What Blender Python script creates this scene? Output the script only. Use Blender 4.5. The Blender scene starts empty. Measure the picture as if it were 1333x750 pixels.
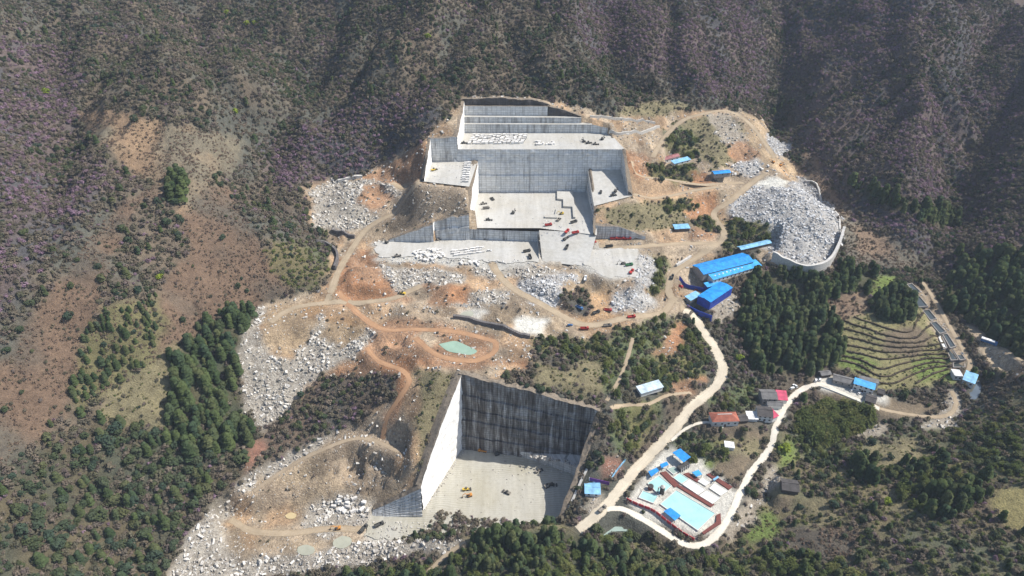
import bpy, bmesh, math, random
import numpy as np
from mathutils import Vector, Matrix
random.seed(7); np.random.seed(7)
RNG = np.random.RandomState(11)
scene = bpy.context.scene
COL = scene.collection

# ------------------------------------------------------------------ camera, sky, sun, exposure
CAM_H = 400.0
PITCH = math.radians(34.0)
FOC = 24.0 / 36.0 * 1333.0           # focal length in photo pixels
CX, CY = 666.5, 375.0
cam_d = bpy.data.cameras.new('camera'); cam_d.lens = 24.0; cam_d.sensor_width = 36.0
cam_d.clip_start = 1.0; cam_d.clip_end = 20000.0
cam = bpy.data.objects.new('camera', cam_d); COL.objects.link(cam)
cam.location = (0, 0, CAM_H); cam.rotation_euler = (math.pi / 2 - PITCH, 0, 0)
scene.camera = cam

SUN_EL = math.radians(50.0)
SUN_AZ = math.radians(7.0)           # from +X towards +Y (right of the picture, a little behind)
SUN_DIR = Vector((math.cos(SUN_EL) * math.cos(SUN_AZ), math.cos(SUN_EL) * math.sin(SUN_AZ), math.sin(SUN_EL)))
world = bpy.data.worlds.new('World'); scene.world = world; world.use_nodes = True
wn = world.node_tree; wn.nodes.clear()
wo = wn.nodes.new('ShaderNodeOutputWorld'); wb = wn.nodes.new('ShaderNodeBackground'); sk = wn.nodes.new('ShaderNodeTexSky')
sk.sky_type = 'NISHITA'; sk.sun_disc = False
sk.sun_elevation = SUN_EL
sk.sun_rotation = math.pi / 2 - SUN_AZ   # sky rotation runs clockwise from +Y
sk.altitude = 400; sk.air_density = 1.0; sk.dust_density = 1.2; sk.ozone_density = 1.0
wb.inputs['Strength'].default_value = 0.13
wn.links.new(sk.outputs[0], wb.inputs[0]); wn.links.new(wb.outputs[0], wo.inputs[0])
sun_d = bpy.data.lights.new('sun', 'SUN'); sun_d.energy = 4.8; sun_d.angle = math.radians(0.5); sun_d.color = (1.0, 0.945, 0.87)
sun = bpy.data.objects.new('sun', sun_d); COL.objects.link(sun)
sun.rotation_euler = (-SUN_DIR).to_track_quat('-Z', 'Y').to_euler(); sun.location = (300, 300, 900)
scene.view_settings.view_transform = 'Standard'; scene.view_settings.look = 'None'
scene.view_settings.exposure = 0.4; scene.view_settings.gamma = 1.0; scene.view_settings.use_curve_mapping = False
scene.cycles.max_bounces = 4; scene.cycles.diffuse_bounces = 2; scene.cycles.glossy_bounces = 2
scene.cycles.transparent_max_bounces = 4; scene.cycles.transmission_bounces = 2; scene.cycles.volume_bounces = 0
scene.cycles.use_denoising = True
# ------------------------------------------------------------------ photo pixel <-> place
CP, SP = math.cos(PITCH), math.sin(PITCH)
def ray(px, py):
    xn = (np.asarray(px, float) - CX) / FOC; yn = (CY - np.asarray(py, float)) / FOC
    return xn, CP + yn * SP, -SP + yn * CP
def G(px, py, z):
    """point of height z seen at a photo pixel"""
    dx, dy, dz = ray(px, py); t = (z - CAM_H) / dz
    return np.array([dx * t, dy * t, z], float)
def raise_to(p, py):
    """height at the plan position of p that is seen in photo row py"""
    dx, dy, dz = ray(0, py)
    return CAM_H + p[1] * dz / dy
def project(x, y, z):
    rel = np.asarray(z, float) - CAM_H
    depth = y * CP - rel * SP; up = y * SP + rel * CP
    depth = np.where(depth < 1, 1, depth)
    return CX + FOC * x / depth, CY - FOC * up / depth, depth

# ------------------------------------------------------------------ numpy noise
def _hash(ix, iy, seed):
    h = (ix.astype(np.int64) * 374761393 + iy.astype(np.int64) * 668265263 + seed * 1442695041) & 0xFFFFFFFF
    h = ((h ^ (h >> 13)) * 1274126177) & 0xFFFFFFFF
    return ((h ^ (h >> 16)) & 0xFFFF) / 65535.0
def vnoise(x, y, seed=0):
    x = np.asarray(x, float); y = np.asarray(y, float)
    ix = np.floor(x); iy = np.floor(y); fx = x - ix; fy = y - iy
    fx = fx * fx * fx * (fx * (fx * 6 - 15) + 10); fy = fy * fy * fy * (fy * (fy * 6 - 15) + 10)
    a = _hash(ix, iy, seed); b = _hash(ix + 1, iy, seed); c = _hash(ix, iy + 1, seed); d = _hash(ix + 1, iy + 1, seed)
    return (a + (b - a) * fx) + ((c + (d - c) * fx) - (a + (b - a) * fx)) * fy
def fbm(x, y, seed=0, octaves=4, gain=0.5):
    s = 0.0; a = 1.0; t = 0.0
    for o in range(octaves):
        s = s + a * vnoise(x * 2 ** o + 17.3 * o, y * 2 ** o - 9.1 * o, seed + o); t += a; a *= gain
    return s / t
def ridged(x, y, seed=0, octaves=3):
    s = 0.0; a = 1.0; t = 0.0
    for o in range(octaves):
        s = s + a * (1 - np.abs(2 * vnoise(x * 2 ** o + 5.3 * o, y * 2 ** o + 3.7 * o, seed + o) - 1)); t += a; a *= 0.5
    return s / t
def smooth(a, b, v):
    t = np.clip((v - a) / (b - a), 0, 1); return t * t * (3 - 2 * t)

def in_poly(x, y, poly):
    x = np.asarray(x, float); y = np.asarray(y, float); r = np.zeros(np.broadcast(x, y).shape, bool)
    n = len(poly)
    for i in range(n):
        x0, y0 = poly[i][:2]; x1, y1 = poly[(i + 1) % n][:2]
        if y0 == y1: continue
        c = ((y0 > y) != (y1 > y)) & (x < (x1 - x0) * (y - y0) / (y1 - y0) + x0)
        r ^= c
    return r
def line_dist(x, y, pts, closed=False):
    """distance to a polyline and the height of its nearest point"""
    best = np.full(np.shape(x), 1e9); bz = np.zeros(np.shape(x))
    n = len(pts)
    for i in range(n if closed else n - 1):
        a = pts[i]; b = pts[(i + 1) % n]
        vx, vy = b[0] - a[0], b[1] - a[1]; L = vx * vx + vy * vy + 1e-9
        t = np.clip(((x - a[0]) * vx + (y - a[1]) * vy) / L, 0, 1)
        d = np.hypot(x - a[0] - t * vx, y - a[1] - t * vy)
        m = d < best; best = np.where(m, d, best)
        if len(a) > 2: bz = np.where(m, a[2] + t * (b[2] - a[2]), bz)
    return best, bz

# ------------------------------------------------------------------ the lie of the land: (photo x, photo y, height)
LAND = [
 # left hill
 (0,750,30),(0,680,46),(0,600,66),(0,500,94),(0,400,124),(0,300,150),(0,200,182),(0,100,215),(0,0,245),
 (120,700,8),(120,600,38),(120,500,70),(150,400,106),(200,300,128),(200,200,160),(150,150,180),(200,80,200),(300,100,186),
 (150,30,214),(300,0,208),(450,0,224),(340,170,145),(480,130,152),(560,60,197),(440,60,188),(250,260,134),(330,300,106),(250,400,82),
 (270,450,61),(300,430,66),(240,560,28),(250,500,50),(380,260,98),(400,330,80),(400,370,70),(430,170,130),(400,220,110),
 (225,750,-20),(270,680,-8),(320,600,10),(336,560,17),
 # behind the quarry
 (600,100,178),(650,108,176),(650,60,199),(666,0,231),(760,110,158),(760,50,188),(850,110,140),(850,50,182),(850,0,214),(930,80,150),(930,30,182),
 (1015,150,98),(1015,120,112),(1010,60,150),(1000,0,190),
 # right mountain
 (1100,230,72),(1100,150,114),(1100,50,172),(1100,0,200),(1200,300,60),(1200,230,90),(1200,150,128),(1200,50,186),(1200,0,214),
 (1264,190,92),(1245,270,56),(1264,120,128),(1290,50,172),(1333,150,126),(1333,250,84),(1333,60,176),(1333,0,206),(1333,330,62),(1333,400,48),
 (1333,480,38),(1300,440,30),(1290,485,17),(1333,560,36),(1333,650,45),(1333,750,46),
 # dump and gully to its right
 (1040,195,82),(1075,240,66),(1100,275,55),(1130,320,45),(1200,350,36),(1250,400,28),(1060,300,62),(1000,270,70),(1030,240,76),(1088,285,62),(1110,335,44),(1085,350,42),(1050,350,46),
 (940,148,115),(985,160,108),(1000,190,92),(1015,205,84),(900,150,118),(860,150,122),(920,190,98),(890,210,92),(940,222,84),(880,180,104),
 # valley right
 (1195,385,31),(1250,465,18),(1180,440,26),(1130,390,34),(1210,490,14),(1100,440,22),(1160,540,8),(1120,500,13),(1050,530,9),(1080,550,3),(1060,580,-1),
 (1000,530,11),(945,545,11),(1000,480,15),(1020,440,22),(1020,390,30),(970,430,23),(960,460,20),(1240,545,8),(1270,500,10),(1240,600,18),(1150,600,10),(1150,690,20),
 (1050,700,4),(1060,640,3),(1010,640,-5),(960,700,-8),(870,695,-8),(1000,750,2),(1250,680,33),(1150,750,22),(1250,750,38),
 (890,640,0),(830,600,3),(960,600,2),(820,690,-8),(800,640,2),(775,668,0),
 # main road up
 (850,570,8),(900,530,14),(940,480,20),(925,440,26),(905,410,33),(890,370,42),(880,340,50),(920,310,56),(945,270,64),(975,240,71),
 (945,350,45),(950,400,34),(990,350,44),(860,480,28),(820,500,34),(800,460,44),(760,470,44),(870,430,34),(830,440,44),
 (850,530,22),(810,560,21),
 # quarry yards and the ground before them
 (600,340,68),(500,325,68),(700,345,67),(780,345,67),(840,330,64),(860,360,54),(850,300,68),(840,270,80),(850,240,92),(840,200,110),(850,170,118),
 (600,380,63),(500,380,65),(700,390,60),(770,410,52),(840,405,46),(600,420,59),(690,425,55),(597,453,55),(520,430,56),(640,470,53),(450,350,68),(430,310,72),
 (370,410,62),(340,400,64),(420,420,58),(350,480,42),(400,480,38),(330,520,27),(450,450,48),(480,490,40),(540,470,52),(430,530,24),(380,560,15),
 (500,560,22),(450,600,2),(480,640,-8),(380,650,-14),(400,700,-20),(300,690,-14),(400,590,8),(545,540,40),(540,590,20),(300,750,-26),(450,750,-24),
 (470,235,96),(430,240,92),(430,295,78),(500,220,104),(545,195,128),(470,270,86),(540,262,90),(540,290,80),
 (605,482,56),(700,503,47),(791,530,35),
 (600,730,-10),(700,720,-2),(700,750,2),(820,745,-4),(900,750,-4),(560,750,-16),(740,678,-3),
]
FAR = [(0,1250,330),(-600,1200,350),(600,1300,330),(-1000,700,330),(-600,500,210),(1000,700,260),(650,450,110),(600,250,90),(-500,250,120),
       (0,120,-14),(-250,120,20),(250,120,10),(0,-200,10),(-500,-200,80),(500,-200,60),(0,2200,420),(-1500,1500,420),(1500,1500,400),(1500,0,200),(-1500,0,260)]
_cp = np.array([G(*p) for p in LAND] + [np.array(p, float) for p in FAR])
_ref = np.array([1000.0, 1000.0])
def _U(r2): return np.where(r2 > 0, r2 * np.log(np.maximum(r2, 1e-20)), 0)
_c = _cp[:, :2] / _ref; _n = len(_c)
_K = _U(((_c[:, None] - _c[None]) ** 2).sum(-1)) + np.eye(_n) * 2e-5
_P = np.c_[np.ones(_n), _c]
_A = np.block([[_K, _P], [_P.T, np.zeros((3, 3))]])
_w = np.linalg.solve(_A, np.r_[_cp[:, 2], np.zeros(3)])
def tps(x, y):
    x = np.asarray(x, float) / 1000; y = np.asarray(y, float) / 1000
    s = _w[_n] + _w[_n + 1] * x + _w[_n + 2] * y
    for i in range(_n):
        s = s + _w[i] * _U((x - _c[i, 0]) ** 2 + (y - _c[i, 1]) ** 2)
    return s
def _axis(a, b, step, lo, hi, g):
    v = list(np.arange(a, b + step / 2, step))
    s = step
    while v[-1] < hi: s *= g; v.append(v[-1] + s)
    s = step
    while v[0] > lo: s *= g; v.insert(0, v[0] - s)
    return np.array(v)
XS = _axis(-520, 560, 2.4, -2600, 2800, 1.09)
YS = _axis(205, 960, 2.4, -400, 3600, 1.09)
GX, GY = np.meshgrid(XS, YS)             # rows follow Y
def grid_sample(F, x, y):
    x = np.clip(np.asarray(x, float), XS[0], XS[-1] - 1e-6); y = np.clip(np.asarray(y, float), YS[0], YS[-1] - 1e-6)
    i = np.clip(np.searchsorted(XS, x, 'right') - 1, 0, len(XS) - 2); j = np.clip(np.searchsorted(YS, y, 'right') - 1, 0, len(YS) - 2)
    tx = (x - XS[i]) / (XS[i + 1] - XS[i]); ty = (y - YS[j]) / (YS[j + 1] - YS[j])
    return (F[j, i] * (1 - tx) + F[j, i + 1] * tx) * (1 - ty) + (F[j + 1, i] * (1 - tx) + F[j + 1, i + 1] * tx) * ty
_T = np.arange(180, 1700, 1.5)
def hits(F, px, py):
    """where the sight line through each photo pixel meets the ground F"""
    px = np.atleast_1d(np.asarray(px, float)); py = np.atleast_1d(np.asarray(py, float))
    out = np.zeros((len(px), 3))
    for k in range(len(px)):
        dx, dy, dz = ray(px[k], py[k])
        x, y, z = dx * _T, dy * _T, CAM_H + dz * _T
        below = z < grid_sample(F, x, y)
        i = int(np.argmax(below)) if below.any() else len(_T) - 1
        i = max(i, 1)
        a, b = _T[i - 1], _T[i]
        for _ in range(12):
            m = (a + b) / 2
            if CAM_H + dz * m < grid_sample(F, dx * m, dy * m): b = m
            else: a = m
        out[k] = (dx * b, dy * b, CAM_H + dz * b)
    return out
# ------------------------------------------------------------------ quarry levels (from what each wall stands on)
ZA = 68.0                                     # big yard
YF = G(0, 310, ZA)[1]; Z3 = raise_to((0, YF), 297)      # pit floor above the front wall
YW = G(0, 249, Z3)[1]; Z1 = raise_to((0, YW), 194.5)    # high bench above the big wall
Z2 = raise_to((0, YW), 210); Z4 = raise_to((0, YW), 220.5)
YT = G(0, 173, Z1)[1]
ZL = -20.0                                    # floor of the lower pit
def GP(lst, z): return [G(a, b, z) for a, b in lst]
Q_B1 = GP([(603,173),(789,173),(811,194.5),(593,194.5)], Z1)
Q_B2 = GP([(562,210),(618,210),(608,243),(552,236)], Z2)
Q_B3 = GP([(623,249),(768,249),(773,306),(702,302),(613,296.5)], Z3)
Z4F = 91.0                                    # the east bench falls towards the camera
Q_B4 = [G(766,220.5,Z4), G(809,220.5,Z4), G(818,255,Z4F + 2), G(773,267,Z4F)]
Q_RAMP = [G(702,302,Z3), G(773,306,Z3), G(765,347,66.5), G(706,341,67)]
L_BL = G(603,575,ZL); L_BR = G(775,598,ZL); L_FL = G(547,663,ZL); L_FR = G(731,686,ZL)
L_rim = {'bl': raise_to(L_BL, 484), 'br': raise_to(L_BR, 533), 'fl': raise_to(L_FL, 632), 'fr': raise_to(L_FR, 673)}
LOWER = [L_BL, L_BR, L_FR, G(650,705,ZL), G(540,712,ZL), G(470,700,ZL), G(478,672,ZL), L_FL]

# ------------------------------------------------------------------ ground cover zones, outlined on the photograph and laid on the ground
ZC = {}   # name -> (id, base colour)
def zdef(n, c): ZC[n] = (len(ZC), c)
zdef('scrub', (0.112,0.098,0.080)); zdef('purple', (0.102,0.086,0.088)); zdef('bracken', (0.130,0.097,0.075)); zdef('clearing', (0.205,0.155,0.11))
zdef('conifer', (0.07,0.072,0.046)); zdef('young', (0.125,0.125,0.07)); zdef('broadleaf', (0.085,0.078,0.054)); zdef('bamboo', (0.11,0.11,0.06))
zdef('orange', (0.315,0.19,0.113)); zdef('tan', (0.34,0.27,0.19)); zdef('rubble', (0.34,0.31,0.26)); zdef('rubble_bare', (0.33,0.245,0.155))
zdef('grey', (0.44,0.425,0.38)); zdef('terrace', (0.225,0.205,0.10)); zdef('green', (0.15,0.195,0.055)); zdef('olive', (0.19,0.165,0.095))
zdef('soil', (0.17,0.135,0.092)); zdef('bush', (0.125,0.13,0.066)); zdef('darkscrub', (0.11,0.09,0.075)); zdef('greyrubble', (0.38,0.37,0.35))
zdef('concrete', (0.52,0.50,0.44)); zdef('rock', (0.30,0.24,0.21)); zdef('redsoil', (0.23,0.12,0.085)); zdef('stones', (0.34,0.30,0.24)); zdef('whitedust', (0.60,0.585,0.52))
zdef('outcrop', (0.28,0.22,0.155)); zdef('mixed', (0.10,0.095,0.06)); zdef('lowbush', (0.12,0.113,0.068)); zdef('waste', (0.315,0.245,0.165)); zdef('bushmix', (0.135,0.125,0.078)); zdef('field', (0.25,0.215,0.095)); zdef('contour', (0.185,0.145,0.112)); zdef('trackdirt', (0.40,0.30,0.19))
ZONES = [
 ('purple', [(1010,0),(1333,0),(1333,430),(1240,350),(1120,290),(1060,215),(1028,130)]),
 ('purple', [(700,0),(990,0),(1000,135),(900,120),(760,60)]),
 ('purple', [(330,190),(430,150),(560,110),(575,160),(545,185),(470,228),(400,240),(350,240)]),
 ('purple', [(0,50),(110,70),(100,150),(120,190),(150,230),(60,330),(0,420)]),
 ('bushmix', [(1000,560),(1120,560),(1240,560),(1333,500),(1400,500),(1400,800),(860,800),(900,735),(960,705),(1010,650)]),
 ('clearing', [(95,143),(150,146),(255,168),(318,180),(310,220),(270,240),(235,285),(215,280),(200,240),(160,215),(130,185)]),
 ('bracken', [(205,240),(240,280),(270,240),(330,250),(380,270),(405,305),(345,370),(312,408),(270,430),(240,440),(205,470),(215,420),(200,392),(130,398),(110,440),(92,510),(60,570),(0,600),(0,480),(55,390),(120,310),(160,260)]),
 ('scrub', [(180,265),(230,250),(245,330),(190,400),(120,400),(140,350)]),
 ('young', [(130,398),(205,388),(217,420),(203,470),(140,512),(95,545),(92,500)]),
 ('olive', [(205,470),(228,448),(232,500),(215,560),(130,545),(140,512)]),
 ('conifer', [(222,460),(285,412),(325,402),(332,425),(308,470),(304,500),(320,535),(330,575),(290,590),(240,600),(215,560),(230,500)]),
 ('broadleaf', [(0,605),(90,560),(130,545),(215,560),(240,600),(290,590),(325,585),(310,625),(240,690),(205,750),(0,750)]),
 ('scrub', [(300,225),(345,250),(395,300),(350,330),(318,285)]), ('lowbush', [(352,315),(400,312),(432,345),(405,380),(370,372),(348,348)]),
 ('bracken', [(330,300),(345,345),(380,378),(330,400),(300,390),(290,330)]),
 # centre, quarry ground
 ('tan', [(402,240),(470,230),(548,182),(590,150),(600,126),(700,126),(790,150),(900,146),(945,140),(992,155),(1022,203),(1097,290),(1082,352),(1000,345),(985,325),(1000,305),(945,285),(935,320),(915,345),(925,365),(890,400),(880,415),(740,445),(640,500),(560,540),(545,590),(540,640),(485,660),(482,700),(390,742),(305,735),(290,690),(350,618),(480,545),(530,500),(420,490),(345,560),(305,475),(338,395),(428,372),(432,312),(405,292)]),
 ('orange', [(553,183),(556,237),(505,240),(468,233),(505,214)]),
 ('orange', [(440,340),(475,325),(510,350),(525,375),(540,392),(470,395),(432,392)]),
 ('orange', [(480,425),(540,412),(590,425),(640,440),(690,455),(680,475),(600,480),(540,475),(500,490),(430,490),(470,455)]),
 ('orange', [(500,470),(540,470),(530,510),(515,545),(500,575),(490,570),(515,510)]),
 ('tan', [(540,440),(560,425),(575,445),(560,460)]),
 ('rubble', [(405,246),(440,234),(505,236),(540,262),(505,280),(465,302),(412,300)]),
 ('orange', [(470,242),(500,240),(515,262),(480,275),(465,262)]),
 ('rubble', [(335,400),(305,470),(322,535),(345,562),(362,545),(405,500),(470,455),(492,432),(450,420),(410,405),(350,400)]),
 ('rubble_bare', [(348,398),(440,386),(418,410),(405,445),(380,470),(350,460),(338,430)]),
 ('rubble_bare', [(425,410),(470,415),(480,432),(440,455),(415,440)]),
 ('rubble', [(492,342),(541,352),(560,350),(600,352),(605,368),(548,372),(521,381),(496,360)]),
 ('rubble', [(617,383),(659,374),(668,390),(628,399)]),
 ('greyrubble', [(667,364),(752,354),(757,376),(722,404),(690,391)]),
 ('greyrubble', [(792,384),(835,370),(854,393),(835,407),(797,403)]),
 ('greyrubble', [(823,332),(852,330),(850,375),(828,374)]),
 ('waste', [(610,398),(680,392),(720,410),(740,430),(690,440),(640,432),(600,410)]), ('grey', [(600,404),(636,401),(640,411),(606,414)]), ('outcrop', [(640,396),(685,394),(700,406),(660,408)]),
 ('rubble', [(560,377),(615,380),(620,400),(570,398)]),
 ('orange', [(552,370),(615,372),(612,395),(560,398)]),
 ('outcrop', [(505,262),(545,240),(606,246),(608,278),(565,288),(500,292),(490,280)]), ('outcrop', [(778,268),(850,262),(858,275),(840,290),(790,292)]),
 ('rubble', [(610,349),(700,346),(738,353),(670,363),(620,362)]), ('outcrop', [(735,332),(762,346),(745,354),(715,347)]), ('outcrop', [(640,442),(700,447),(690,468),(640,472)]), ('outcrop', [(520,398),(600,402),(592,414),(520,416)]),
 ('grey', [(488,316),(565,310),(700,314),(704,342),(660,352),(600,346),(488,340)]),
 ('grey', [(705,302),(775,308),(780,322),(832,322),(828,362),(785,364),(745,340),(706,342)]),
 ('whitedust', [(672,412),(712,414),(705,438),(665,432)]),
 ('trackdirt', [(735,366),(790,372),(785,400),(800,412),(760,425),(735,400)]),
 ('darkscrub', [(734,380),(762,378),(775,400),(765,412),(740,408)]),
 ('olive', [(848,330),(872,335),(868,375),(848,388)]),
 ('bush', [(850,335),(870,345),(864,380),(850,385)]),
 # right of the quarry
 ('olive', [(812,140),(870,128),(905,140),(860,152),(800,152)]),
 ('tan', [(760,150),(850,155),(870,170),(830,185),(790,172)]),
 ('bush', [(862,172),(888,160),(908,186),(902,206),(870,205)]), ('olive', [(888,160),(905,152),(945,195),(952,212),(930,222),(905,205),(908,186)]),
 ('olive', [(905,152),(945,150),(985,178),(965,210),(950,212)]),
 ('stones', [(917,150),(938,145),(980,180),(955,195)]),
 ('orange', [(948,188),(982,180),(990,205),(955,212)]),
 ('trackdirt', [(960,142),(990,155),(1020,203),(1070,250),(1040,240),(1000,215),(975,180)]),
 ('bush', [(845,215),(905,210),(915,228),(900,240),(850,232)]),
 ('orange', [(895,222),(925,225),(930,240),(900,243)]),
 ('orange', [(815,195),(840,200),(850,225),(830,235),(818,222)]),
 ('olive', [(778,270),(850,262),(900,270),(905,285),(870,300),(790,300)]),
 ('orange', [(880,262),(930,250),(935,275),(905,290),(890,280)]),
 ('bush', [(860,262),(900,255),(905,270),(870,278)]),
 ('bush', [(900,285),(930,280),(935,305),(905,310)]),
 ('orange', [(895,295),(932,300),(930,315),(895,312)]),
 ('greyrubble', [(944,274),(968,255),(985,240),(1019,243),(1044,230),(1066,244),(1091,278),(1095,303),(1080,344),(1053,357),(1019,333),(990,335),(1003,300),(960,284)]),
 ('greyrubble', [(993,178),(1008,175),(1030,193),(1020,208),(1000,195)]),
 ('greyrubble', [(951,212),(991,207),(993,228),(960,231)]),
 ('tan', [(985,322),(1020,330),(1010,340),(985,342)]),
 ('contour', [(1035,195),(1062,200),(1075,235),(1130,300),(1200,330),(1195,352),(1120,345),(1098,350),(1098,290),(1060,240)]),
 ('conifer', [(1095,345),(1140,352),(1138,385),(1095,378)]),
 ('bush', [(945,285),(1000,290),(1003,310),(965,320),(940,330)]),
 ('stones', [(925,395),(955,380),(968,392),(940,425),(925,415)]),
 ('conifer', [(975,350),(1050,352),(1092,370),(1093,470),(1040,490),(985,485),(960,440),(965,395)]),
 ('darkscrub', [(930,420),(965,425),(985,485),(1000,520),(960,535),(935,520),(955,480),(945,440)]),
 ('conifer', [(1250,330),(1333,330),(1333,470),(1290,440),(1225,395)]),
 ('conifer', [(1090,225),(1150,250),(1260,280),(1240,300),(1150,270)]),
 # terraces, ponds, village
 ('terrace', [(1075,395),(1100,390),(1140,395),(1175,370),(1200,385),(1235,460),(1240,500),(1150,510),(1090,475),(1095,420)]),
 ('contour', [(1076,385),(1130,378),(1140,400),(1090,420)]),
 ('green', [(1135,362),(1178,358),(1165,372),(1140,385)]),
 ('conifer', [(1130,395),(1165,372),(1195,395),(1190,415),(1150,420),(1128,412)]),
 ('green', [(1096,455),(1145,475),(1130,490),(1090,475)]), ('green', [(1180,470),(1235,460),(1238,495),(1195,498)]), ('soil', [(1150,430),(1195,425),(1215,445),(1185,470),(1155,455)]),
 ('tan', [(1188,375),(1202,372),(1262,468),(1245,478)]),
 ('soil', [(1085,508),(1120,520),(1080,528),(1055,515)]), ('soil', [(1140,515),(1180,525),(1230,530),(1180,545),(1135,540)]),
 ('stones', [(1240,500),(1260,520),(1240,560),(1200,560),(1225,535)]),
 ('stones', [(1008,600),(1022,625),(985,675),(950,705),(940,695),(985,640)]),
 ('stones', [(1115,545),(1160,555),(1150,575),(1115,570)]),
 ('tan', [(1255,420),(1275,430),(1333,470),(1333,490),(1300,485),(1270,450)]),
 ('bamboo', [(1040,540),(1070,522),(1130,535),(1125,560),(1060,575),(1035,560)]),
 ('soil', [(935,600),(975,590),(985,600),(960,625),(930,615)]), ('green', [(905,590),(935,595),(925,615),(905,605)]), ('olive', [(950,570),(1000,565),(990,590),(945,592)]),
 ('soil', [(968,562),(1000,558),(1002,574),(970,574)]),
 ('green', [(985,670),(1010,665),(1025,690),(1000,705),(970,705)]), ('olive', [(1000,640),(1025,620),(1010,665),(985,670)]), ('soil', [(1005,655),(1030,640),(1028,668)]),
 ('bush', [(880,560),(950,575),(945,600),(900,600),(870,580)]),
 ('olive', [(1120,585),(1190,570),(1215,595),(1130,610)]), ('bracken', [(1060,680),(1120,690),(1110,730),(1030,720),(1020,690)]),
 ('field', [(1292,650),(1304,638),(1340,630),(1400,640),(1400,690),(1333,692),(1310,684),(1296,668)]), ('darkscrub', [(1265,650),(1285,640),(1294,670),(1310,686),(1333,694),(1333,710),(1290,690)]),
 ('olive', [(1035,655),(1080,645),(1095,678),(1050,690)]), ('green', [(1024,575),(1042,572),(1030,600),(1014,612)]), ('olive', [(1150,640),(1200,640),(1190,670),(1150,668)]), ('mixed', [(1150,610),(1230,600),(1262,640),(1190,665)]), ('mixed', [(990,712),(1100,735),(1120,750),(970,750)]), ('bush', [(1230,565),(1333,540),(1333,620),(1260,612)]), ('conifer', [(1108,598),(1135,595),(1142,625),(1115,628)]), ('bush', [(1040,575),(1110,572),(1100,600),(1050,605)]), ('bush', [(920,520),(985,490),(990,512),(970,535),(930,535)]),
 ('conifer', [(1200,640),(1280,620),(1270,660),(1215,685)]),
 ('concrete', [(1065,492),(1085,490),(1155,515),(1150,528),(1060,502)]),
 ('concrete', [(838,618),(868,582),(890,590),(965,640),(940,690),(905,700),(815,660)]),
 ('concrete', [(985,525),(1012,520),(1022,545),(1000,550)]),
 ('redsoil', [(778,610),(795,590),(808,600),(798,625),(786,622)]),
 ('stones', [(755,660),(780,640),(790,655),(770,672)]),
 ('whitedust', [(983,238),(1002,230),(1026,237),(1010,246)]),
 # around the lower pit
 ('olive', [(540,480),(600,485),(598,520),(560,560),(545,620),(520,640),(505,600),(545,540)]),
 ('bush', [(520,560),(545,540),(540,600),(528,635),(515,625),(525,590)]),
 ('darkscrub', [(345,605),(335,575),(365,545),(410,500),(435,490),(520,488),(515,520),(470,545),(400,580)]),
 ('olive', [(690,450),(740,440),(800,440),(830,460),(800,500),(760,520),(700,500)]),
 ('bush', [(690,440),(790,442),(800,470),(770,470),(700,460)]), ('darkscrub', [(690,455),(760,468),(740,480),(690,470)]),
 ('bush', [(800,430),(880,410),(925,450),(915,490),(860,510),(820,490),(800,520),(780,510)]),
 ('orange', [(880,415),(895,425),(885,460),(850,465),(870,440)]), ('orange', [(870,495),(920,490),(900,515),(880,512)]),
 ('bush', [(800,530),(860,520),(860,545),(825,590),(800,590),(790,560)]),
 ('rubble', [(485,545),(480,560),(420,596),(350,638),(290,692),(318,750),(210,750),(252,692),(320,622),(400,580)]),
 ('rubble', [(318,728),(400,722),(478,705),(500,722),(440,740),(380,748),(310,750)]),
 ('redsoil', [(325,578),(340,565),(345,580),(328,612),(316,615)]),
 ('waste', [(300,650),(400,590),(480,552),(545,545),(540,640),(485,660),(470,690),(400,712),(310,715),(295,690)]), ('outcrop', [(440,560),(500,548),(535,560),(530,610),(500,645),(455,640),(420,600)]), ('outcrop', [(310,650),(360,625),(400,640),(370,660),(320,672)]), ('tan', [(300,676),(380,668),(470,678),(470,700),(390,706),(310,705)]),
 ('rubble', [(395,690),(400,660),(450,645),(490,652),(480,680),(430,700)]),
 ('grey', [(470,700),(485,665),(550,660),(560,690),(500,705)]),
 ('rubble', [(470,703),(545,706),(610,704),(570,718),(500,730),(430,742)]), ('olive', [(600,702),(640,688),(735,680),(752,694),(640,704),(612,716)]), ('mixed', [(540,738),(575,728),(610,712),(640,698),(735,690),(760,698),(860,720),(880,760),(400,790),(430,752),(500,738)]),
 ('conifer', [(615,712),(645,694),(690,689),(738,689),(745,700),(700,714),(650,722),(625,720)]), ('conifer', [(740,705),(800,700),(850,715),(850,735),(780,735)]),
 ('bush', [(760,690),(840,700),(900,720),(1000,730),(1000,750),(860,750)]),
]
ZR = np.zeros((375, 667), np.uint8)
_yy, _xx = np.mgrid[0:375, 0:667]; _xx = _xx * 2 + 1; _yy = _yy * 2 + 1
for nme, poly in ZONES:
    xs = [p[0] for p in poly]; ys = [p[1] for p in poly]
    x0, x1 = max(0, int(min(xs)) // 2 - 1), min(667, int(max(xs)) // 2 + 2); y0, y1 = max(0, int(min(ys)) // 2 - 1), min(375, int(max(ys)) // 2 + 2)
    m = in_poly(_xx[y0:y1, x0:x1], _yy[y0:y1, x0:x1], poly)
    ZR[y0:y1, x0:x1][m] = ZC[nme][0]
ZNAME = [k for k, v in sorted(ZC.items(), key=lambda t: t[1][0])]
ZCOL = np.array([ZC[k][1] for k in ZNAME])
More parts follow.
